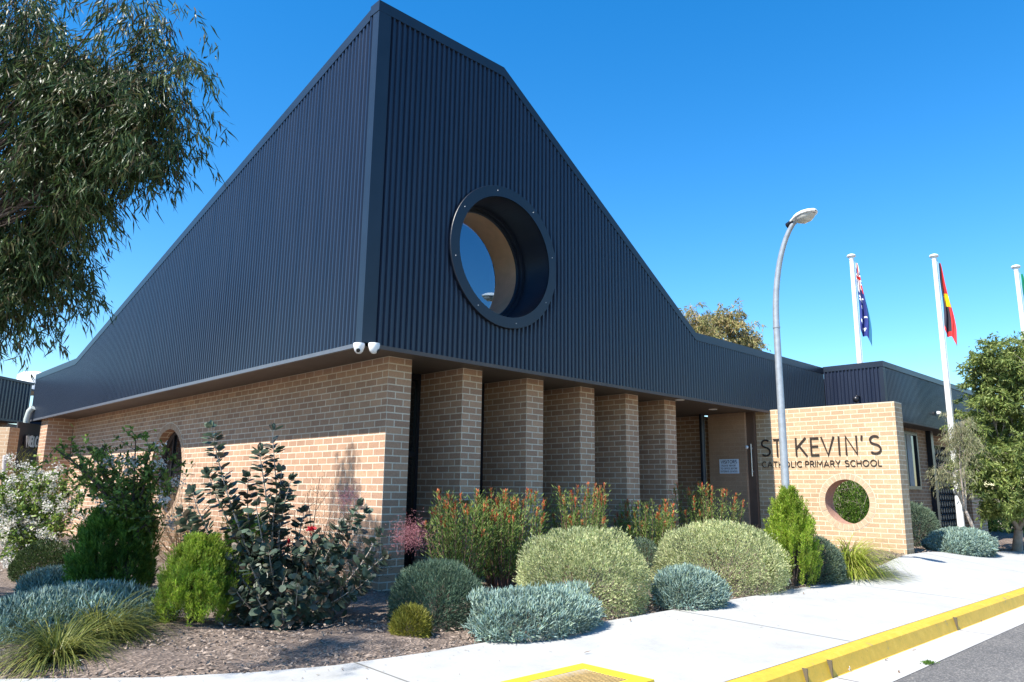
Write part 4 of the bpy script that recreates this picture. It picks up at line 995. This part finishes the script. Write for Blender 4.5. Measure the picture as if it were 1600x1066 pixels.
def branchy(e, c, tips, rt, mat, soup_fn, n_mid=3, wob=.06, name='stem'):
    """stems from c to each tip with side twigs; soup_fn(P,tangent) called along"""
    m = MB()
    for tip, r0 in tips:
        tip = np.asarray(tip, float); K = 8; ts = np.linspace(0,1,K)
        mid = (c+tip)/2 + np.array([(tip-c)[0]*.18, (tip-c)[1]*.18, -.04]) + RG.normal(0,wob,3)
        pts = [c*(1-t)**2+2*mid*t*(1-t)+tip*t*t for t in ts]
        m.tube(pts, [r0*(1-.75*t) for t in ts], 6, cap=False); soup_fn(pts, m)
    return m.build(name, mat, e)
# smoke bush
c0 = ground(425,985) + np.array([.25,.25,0]); dsm = depth(c0)
sb = empty('smoke_bush', c0, 'tall dark shrub with round purple grey leaves in front of the long brick wall', 'shrub')
sp = Soup()
def smoke_leaves(pts, m):
    pts = np.array(pts); n = len(pts); L_ = np.linalg.norm(pts[-1]-pts[0])
    K = int(48*L_)+10; t = RG.uniform(.25,1,K)**.8*(n-1); i = np.minimum(t.astype(int), n-2); fr = (t-i)[:,None]
    P = pts[i]*(1-fr)+pts[i+1]*fr; tg = nrm(pts[i+1]-pts[i]); ou = rnd_dirs(K); ou = nrm(ou-(ou*tg).sum(1)[:,None]*tg)
    Lf = RG.uniform(.06,.105,K)
    leaves(sp, P+ou*.018, ou+tg*.35-np.array([0,0,.12]), Lf, Lf*.72, 'round', 0, .12, nrml=nrm(tg+rnd_dirs(K)*.5))
    tip = pts[-1]; K = 8; leaves(sp, np.repeat(tip[None],K,0), rnd_dirs(K)*.7+tg[-1], RG.uniform(.05,.085,K), .05, 'round', 0, .12)
tips = []
for (x, y, dd) in [(330,668,0),(325,740,.1),(300,770,-.1),(285,800,.1),(350,760,0),(425,672,.2),(405,705,.1),(440,735,.15),(388,745,.2),(455,750,.1),(430,785,.0),(400,790,-.1),
                   (310,840,.0),(300,880,-.1),(350,900,-.2),(370,960,-.3),(400,990,-.35),(430,1000,-.4),(460,985,-.3),(480,940,-.3),(520,880,-.2),(575,905,-.1),(545,925,-.2),(560,790,.2),(570,800,.25),(530,820,.1),(500,850,.1),(470,865,0),(590,835,.1),(600,870,.0),(445,900,-.2),(420,860,-.2),(390,880,-.3),(500,900,-.2),(475,800,.3),(520,850,.35),(440,945,-.4),(400,930,-.4),(370,925,-.35),(465,910,-.35),(500,940,-.25)]:
    tips.append((at(x,y,dsm+dd), .013))
branchy(sb, c0, tips, 0, M_PBARK, smoke_leaves)
# filler twigs
for k in range(34):
    x, y = RG.normal(455,58), RG.uniform(840,990); P0_ = at(x,y,dsm+RG.uniform(-.35,.35)); K = 22
    P = P0_ + RG.normal(0,.07,(K,3)); Lf = RG.uniform(.05,.09,K); leaves(sp, P, rnd_dirs(K)+[0,0,.3], Lf, Lf*.72, 'round', 0, .12)
sp.build('foliage', L_SMOKE, sb)
def plume(e, px, py, dd, r, n=1500):
    c = at(px,py,dsm+dd); s2 = Soup(); P = c+RG.normal(0,1,(n,3))*np.array([r*.55,r*.55,r*.5]); leaves(s2, P, rnd_dirs(n), RG.uniform(.015,.04,n), .0035, 'lance', 0, .2); s2.build('smoke_plume', L_PLUME, e)
plume(sb, 640, 836, .15, .15, 1800); plume(sb, 545, 778, .45, .13, 900); plume(sb, 438, 850, .5, .13, 700)
s2 = Soup(); K = 40; P = at(486,827,dsm-.05)+RG.normal(0,.012,(K,3)); leaves(s2, P, rnd_dirs(K), .035, .022, 'round'); 
M_PETAL = leafmat('crimson_petal', [(.45,.01,.02),(.6,.02,.04)], .3); s2.build('red_flower', M_PETAL, sb)
s2 = Soup(); P = at(452,847,dsm)+RG.normal(0,.01,(20,3)); leaves(s2, P, rnd_dirs(20), .025, .016, 'round'); s2.build('red_flower', M_PETAL, sb)
# airy shrub behind the smoke bush against the wall, and dry grass shrub by the round window
def airy(name, c, tips, mat, label, n=700, L=.05, W_=.004, cat='shrub', spread=.12, bark=None, r0=.008):
    e = empty(name, c, label, cat); sp = Soup()
    def fn(pts, m):
        pts = np.array(pts); K = n//len(tips); t = RG.uniform(.3,1,K)*(len(pts)-1); i = np.minimum(t.astype(int), len(pts)-2); fr = (t-i)[:,None]
        P = pts[i]*(1-fr)+pts[i+1]*fr; P = P + RG.normal(0,spread*.5,(K,3)); leaves(sp, P, rnd_dirs(K)*.7+nrm(pts[-1]-pts[0]), RG.uniform(.6,1.3,K)*L, W_, 'lance')
        for q in range(5):
            a = pts[RG.integers(3,len(pts)-1)]; m.tube([a, a+RG.normal(0,spread,3)+[0,0,spread*.8]], [.003,.001], 4, cap=False)
    branchy(e, c, tips, 0, bark or M_BARK, fn); sp.build('foliage', mat, e); return e
c1 = np.array([.05,.95,.0]); d1 = depth(c1)
airy('bottlebrush_shrub', c1, [(at(x,y,d1+RG.uniform(-.25,.25)), .009) for x, y in [(480,770),(500,745),(520,790),(460,800),(545,800),(440,830),(570,830),(500,830),(470,850),(540,850),(590,860),(450,870),(515,815),(560,870),(480,880),(430,880),(610,880)]], leafmat('thin_grey_leaf', [(.07,.09,.045),(.12,.14,.07),(.17,.17,.10)], .25), 'airy thin leaved shrub against the wall near the building corner', n=5200, L=.06, spread=.13)
c2 = np.array([.25,5.2,.0]); d2 = depth(c2)
airy('dry_twiggy_shrub', c2, [(at(x,y,d2+RG.uniform(-.4,.4)), .01) for x, y in [(230,800),(245,785),(265,770),(285,760),(300,790),(310,760),(225,830),(255,810),(280,800),(300,820),(240,850),(320,800),(215,790),(275,840)]], L_DRY, 'dry tan twiggy shrub under the round window', n=6500, L=.09, spread=.2)
# crepe myrtle with thin trunk
def myrtle(name, base, tips, label, white, n_leaf=90, rr=.02, spread=.16, dens=1.0, Ll=.05, lowi=4, fork_h=None):
    e = empty(name, base, label, 'tree'); sp = Soup(); wf_ = Soup(); m = MB()
    root_ = base
    if fork_h:
        fk_ = base + np.array([.01,.0,fork_h]); m.tube([base, base+np.array([.015,-.01,fork_h*.5]), fk_], [.030,.026,.022], 8, cap=False); base = fk_
    for tip, r0 in tips:
        tip = np.asarray(tip, float); ax = tip-base; mid = base + np.array([ax[0]*.22, ax[1]*.22, ax[2]*.55])
        ts = np.linspace(0,1,9); pts = [base*(1-t)**2+2*mid*t*(1-t)+tip*t*t for t in ts]; m.tube(pts, [r0*(1-.8*t) for t in ts], 6, cap=False)
        pts = np.array(pts)
        for q in range(int(9*dens)):
            i = RG.integers(lowi,9); a = pts[min(i,8)]; b = a + nrm(RG.normal(0,1,3)+np.array([0,0,.6]))*RG.uniform(.5,1.3)*spread*1.6; m.tube([a,b],[.004,.0015],4,cap=False)
            K = 14; t = RG.random(K)[:,None]; P = a*(1-t)+b*t; ou = rnd_dirs(K); leaves(sp, P, ou+nrm(b-a)*.6, RG.uniform(.7,1.2,K)*Ll, Ll*.45, 'round', 0, .15)
            if RG.random() < white:
                K = 60; P = b+RG.normal(0,.035,(K,3)); leaves(wf_, P, rnd_dirs(K), .025, .02, 'round', 0, .3)
    m.build('trunk', M_DBARK, e); sp.build('crown', L_MYRT, e)
    if wf_.parts: wf_.build('blossom', L_WHITE, e)
    return e
b3 = ground(190,945); d3 = depth(b3)+.2
myrtle('crepe_myrtle', b3, [(at(x,y,d3+RG.uniform(-.3,.5)), .020) for x, y in [(85,700),(100,715),(120,730),(135,700),(160,695),(160,740),(185,755),(175,770),(212,685),(240,690),(250,740),(235,735),(270,720),(262,775),(230,780),(150,760),(205,800),(190,790),(130,755),(255,805)]], 'small open crepe myrtle on a thin dark trunk before the long brick wall', .04, dens=2.3, Ll=.05, lowi=3, fork_h=.62)
b4 = ground(50,905)+np.array([0,.8,0]); d4 = depth(b4)
myrtle('white_crepe_myrtle', b4, [(at(x,y,d4+RG.uniform(-.5,.6)), .018) for x, y in [(10,750),(25,770),(50,745),(60,765),(80,770),(95,790),(20,800),(45,790),(70,810),(15,830),(40,820),(90,820),(105,770),(5,780),(60,840),(30,850),(110,800),(120,760)]], 'leafy bush covered with white blossom at the left edge', .38, dens=3.0, spread=.2, Ll=.06)
c5 = at(50,860,depth(b4)+1.5); c5[2] = 0; d5 = depth(c5)
airy('feathery_shrub', c5, [(at(x,y,d5+RG.uniform(-.4,.4)), .01) for x, y in [(40,715),(50,735),(30,740),(62,740),(75,755),(20,760),(85,745),(45,760)]], L_YEL, 'yellow green feathery shrub rising behind the white blossom', n=4200, L=.11, W_=.006, spread=.2)
plume_bush('conifer_bush', (15,60,800,870), L_CONI, 'small bright green bush under the white blossom at the left', group='bright green feathery bushes', n=90, pl_=.25, nl=50)
# --- right garden behind the sign wall
dome('dome_shrub', (1412,1482,786,858), L_GREY, 'grey green rounded shrub just right of the sign wall end', group='grey green dome shrubs', n=10000, L=.06, Wd=.014)
dome('dome_shrub', (1452,1510,784,846), L_VAR, 'pale green rounded shrub behind the flagpole foot', n=9000, L=.06, Wd=.014)
dome('dome_shrub', (1505,1562,778,832), L_MYRT, 'dark glossy leaved shrub right of the flagpole foot', n=3500, L=.10, Wd=.05, shape='round')
dome('dome_shrub', (1536,1562,806,832), L_YEL, 'small round olive shrub near the right edge', n=2500, L=.05, Wd=.01)
dome('dome_shrub', (1560,1640,770,835), L_MYRT, 'leafy green shrub under the tree at the right edge', n=3000, L=.10, Wd=.05, shape='round')
# foliage seen through the opening in the sign wall
e5 = np.array([12.0,-.35,.12]); 
airy('hedge_shrub', e5, [(e5+np.array([RG.uniform(-.5,.6),RG.uniform(-.7,.6),RG.uniform(.5,2.3)]), .012) for k in range(46)], L_DCONI, 'dense leafy shrub seen through the round hole of the sign wall', n=22000, L=.06, W_=.014, spread=.22, bark=M_PBARK)
dome('dome_shrub', (1402,1432,745,850), L_YEL, 'narrow upright yellow green shrub under the wing window', n=3500, L=.06, Wd=.015)

# ---------------------------------------------------------------- trees
def tree(name, base, blobs, mat, bark, label, n_spray, lps, Ll, Wl, trunk_r=.2, droop=.8, group=None, twig=.25, shape='sickle', fork=.35, nlimb=10, cat='tree', d_clump=False):
    """blobs: list of (centre, (rx,ry,rz), weight)"""
    base = np.asarray(base, float); e = empty(name, base, label, cat, group); sp = Soup(); m = MB()
    wts = np.array([b[2] for b in blobs], float); wts /= wts.sum()
    cs = []
    per = 26 if d_clump else 12
    for k in range(max(4, n_spray//per)):
        b = blobs[RG.choice(len(blobs), p=wts)]; d = rnd_dirs(1)[0]*RG.random()**.38; cc_ = np.asarray(b[0])+d*np.asarray(b[1])
        for q in range(int(per*RG.uniform(.4,1.7))): cs.append(cc_ + RG.normal(0,1,3)*twig*np.array([.42,.42,.50]))
    cs = np.array(cs)
    cent = cs.mean(0); fk = base + (cent-base)*np.array([fork,fork,.0]) + np.array([0,0,(cs[:,2].min()-base[2])*.55+.1])
    fk[2] = max(fk[2], base[2]+.5)
    m.tube([base-[0,0,.1], base*.5+fk*.5+RG.normal(0,.05,3), fk], [trunk_r*1.15, trunk_r*.95, trunk_r*.8], 12, cap=False)
    # k-means limbs
    lc = cs[RG.choice(len(cs), nlimb, replace=False)]
    for _ in range(6):
        idx = np.argmin(((cs[:,None]-lc[None])**2).sum(2),1)
        for q in range(nlimb):
            if (idx == q).any(): lc[q] = cs[idx == q].mean(0)
    for q in range(nlimb):
        inner = lc[q]*.75 + fk*.25; mid = (fk+inner)/2 + np.array([0,0,.12*np.linalg.norm(inner-fk)]) + RG.normal(0,.08,3)
        ts = np.linspace(0,1,7); pts = [fk*(1-t)**2+2*mid*t*(1-t)+inner*t*t for t in ts]; m.tube(pts, [trunk_r*(.55-.38*t) for t in ts], 7, cap=False)
        sub = cs[idx == q]
        if not len(sub): continue
        ns = max(2, len(sub)//8); sc_ = sub[RG.choice(len(sub), min(ns,len(sub)), replace=False)]; id2 = np.argmin(((sub[:,None]-sc_[None])**2).sum(2),1)
        for s_ in range(len(sc_)):
            p2 = sc_[s_]*.85+inner*.15; mm_ = (inner+p2)/2+np.array([0,0,.08*np.linalg.norm(p2-inner)])+RG.normal(0,.04,3)
            m.tube([inner,mm_,p2], [trunk_r*.15,trunk_r*.10,trunk_r*.05], 5, cap=False)
            for c_ in sub[id2 == s_]: m.tube([p2,(p2+c_)/2+[0,0,.03],c_], [trunk_r*.045,trunk_r*.03,trunk_r*.012], 4, cap=False)
    # sprays
    K = lps; n = len(cs)
    d0 = nrm(RG.normal(0,1,(n,3))*[1,1,.4]+np.array([0,0,-.5*droop])); t = RG.random((n,K,1))
    P = cs[:,None] + d0[:,None]*t*twig + np.array([0,0,-1])*t**2*twig*.5*droop + RG.normal(0,twig*.10,(n,K,3))
    Dr = RG.normal(0,.45,(n,K,3)) + np.array([0,0,-droop]) + d0[:,None]*.5
    P = P.reshape(-1,3); Dr = Dr.reshape(-1,3); k = len(P)
    leaves(sp, P, Dr, RG.uniform(.6,1.25,k)*Ll, RG.uniform(.7,1.2,k)*Wl, shape, 0, .08)
    m.build('trunk', bark, e); sp.build('crown', mat, e); return e
def blob(px, py, d, rpx, rpy, rd, w): 
    if d < 8: px, rpx, rpy = px-14, rpx*.84, rpy*.88
    c = at(px,py,d); k = d/F_PX; return (c, (rpx*k*.9+.02, rpx*k*.9+rd*.2, rpy*k), w)
eb = [blob(60,60,7,110,90,.8,3.0), blob(175,90,6.8,95,105,.8,3.6), blob(265,35,6.6,62,50,.6,1.5), blob(245,125,6.6,50,60,.6,1.3), blob(130,195,7,95,80,.8,3.2), blob(215,205,6.8,45,45,.5,1.0), blob(70,290,7,55,50,.6,1.0),
      blob(140,280,7,55,50,.6,1.2), blob(50,375,7.2,55,60,.6,1.5), blob(15,450,7.2,40,45,.5,.9), blob(95,385,7.1,28,40,.4,.5), blob(10,530,7.3,28,45,.4,.35), blob(-60,150,7,100,160,1,2.6), blob(-60,380,7.2,70,130,.8,1.6),
      blob(180,330,7,25,30,.3,.2), blob(90,480,7.2,20,18,.3,.12), blob(265,262,6.8,22,20,.3,.15),
      (np.array([-6.9,1.0,5.5]),(1.15,1.9,.8),12.0), (np.array([-3.5,1.1,6.6]),(.4,.6,.3),.9), (np.array([-5.6,-1.8,5.4]),(1.3,.9,.7),1.6)]  # unseen crown lumps, added to throw shade on the left bed and wall
tree('eucalyptus_tree', (-5.9,4.4,-.1), eb, L_EUC, M_DBARK, 'large gum tree with drooping dark leaves overhanging the top left corner', 3100, 30, .135, .020, trunk_r=.085, droop=.9, twig=.34, nlimb=26, d_clump=True)
# right tree
rb = [blob(1570,600,16.5,45,40,1,1.4), blob(1590,660,16.5,60,60,1,2.2), blob(1560,690,16.2,45,50,1,1.2), blob(1560,570,16.5,30,25,.6,.7), blob(1540,560,16.5,25,22,.5,.4), blob(1610,570,16.5,40,40,1,1.2), blob(1640,660,17,60,90,1,1.6), blob(1590,740,16,60,45,1,1.6), blob(1535,640,16.3,18,22,.4,.4), blob(1555,775,15.8,34,26,.5,1.1), blob(1600,790,15.8,40,26,.5,1.1), blob(1535,735,15.9,24,26,.4,.7)]
tree('wattle_tree', at(1585,830,16.6)*[1,1,0]+np.array([0,0,0]), rb, L_BANK, M_PBARK, 'bushy olive green tree at the right edge beside the wing', 1250, 38, .12, .034, trunk_r=.10, droop=.2, twig=.3, shape='lance')
wbl = [blob(1505,670,14.8,20,22,.4,.6), blob(1510,690,14.8,30,30,.4,1), blob(1500,730,14.6,34,30,.4,1), blob(1488,745,14.6,16,20,.3,.4), blob(1530,760,14.8,24,24,.4,.6)]
tree('weeping_shrub', at(1512,830,14.9)*[1,1,0]+np.array([0,0,.05]), wbl, leafmat('weeping_leaf', [(.17,.19,.10),(.27,.28,.16),(.34,.30,.20)], .3), M_PBARK, 'weeping grey green small tree behind the middle flagpole', 120, 26, .12, .013, trunk_r=.04, droop=.9, twig=.3, nlimb=6)
# trees behind the roof
tb1 = [blob(1140,505,30,22,14,1,1.2), blob(1165,530,30,24,12,1,1.2), blob(1120,535,30,30,12,1,1.3), blob(1180,525,30,14,10,.6,.5), blob(1150,560,30,45,22,1,2), blob(1130,497,30,12,8,.4,.3)]
tree('eucalyptus_tree', at(1150,700,30)*[1,1,0], tb1, L_EUC2, M_PBARK, 'rusty yellow gum tree crown above the flat roof line', 330, 26, .20, .06, trunk_r=.25, droop=.6, twig=.5, nlimb=8, group='gum trees beyond the roof')
tb2 = [blob(1078,500,26,10,8,.5,.5), blob(1095,515,26,16,9,.5,1), blob(1085,540,26,24,16,.8,1.5)]
tree('eucalyptus_tree', at(1085,700,26)*[1,1,0], tb2, L_EUC2, M_PBARK, 'small green gum crown peeping at the foot of the gable slope', 160, 22, .18, .05, trunk_r=.2, droop=.6, twig=.4, nlimb=5, group='gum trees beyond the roof')

# ---------------------------------------------------------------- litter
P = ground(1457,862); m = MB(); V = [P+np.array([random.uniform(-.07,.07),random.uniform(-.05,.05),.01+.06*(k%3)/2]) for k in range(9)]
m.add(V, [(0,1,2),(2,3,4),(4,5,6),(6,7,8),(1,4,7),(0,3,6),(2,5,8),(1,5,3)]); o = m.build('green_wrapper', flat('green_plastic', (.01,.45,.10), .3), loc=tuple(P)); tag(o, 'crumpled bright green plastic scrap on the mulch edge', 'litter')
P = hit(1328,1049,2,-.18); m = MB(); V = [P+np.array([random.uniform(-.035,.035),random.uniform(-.02,.02),.004+.03*(k%3)/2]) for k in range(9)]
m.add(V, [(0,1,2),(2,3,4),(4,5,6),(6,7,8),(1,4,7),(0,3,6),(2,5,8)]); o = m.build('paper_scrap', M_WHITE, loc=tuple(P)); tag(o, 'crumpled white paper scrap in the gutter by the yellow kerb', 'litter')
P = hit(1450,1037,2,-.185); sp = Soup(); K = 260; Q = P+np.stack([RG.normal(0,.035,K),RG.normal(0,.02,K),RG.uniform(0,.01,K)],1); leaves(sp, Q, rnd_dirs(K)*[1,1,.3]+[0,0,.4], .02, .007, 'lance'); o = sp.build('weed', L_DCONI, loc=tuple(P)); tag(o, 'small green weed growing where gutter meets road', 'weed')
for k, (x, y, z, lb) in enumerate([(1250,1058,-.18,'brown dead leaf in the gutter left of the weed'),(1382,1032,-.18,'curled brown leaf lying in the gutter below the kerb'),(1405,1052,-.185,'brown dead leaf on the road edge near the weed'),(1425,1017,-.18,'brown leaf in the gutter just above the weed'),(1534,971,-.18,'dead brown leaf at the joint of the yellow kerb'),
                                    (912,1025,None,'lone dark leaf on the pale path above the drain'),(1256,931,None,'small leaf lying on the path beside the grey shrub'),(985,974,None,'small twig leaf on the path below the large dome'),(214,983,None,'pale fallen leaf on the mulch by the bright bush'),(113,1050,None,'pale green fallen leaf on the mulch at lower left')]):
    P = ground(x,y)+np.array([0,0,.02]) if z is None else hit(x,y,2,z); 
    if k >= 8: P[2] += .04
    sp = Soup(); leaves(sp, P[None], np.array([[1,RG.uniform(-1,1),.1]]), .06, .022, 'sickle', nrml=np.array([[0,0,1.]])); o = sp.build('fallen_leaf', flat('leaf_brown', (.16,.10,.06), .8) if k < 8 else flat('leaf_pale', (.45,.50,.36), .8), loc=tuple(P)); tag(o, lb, 'leaf', 'fallen leaves')
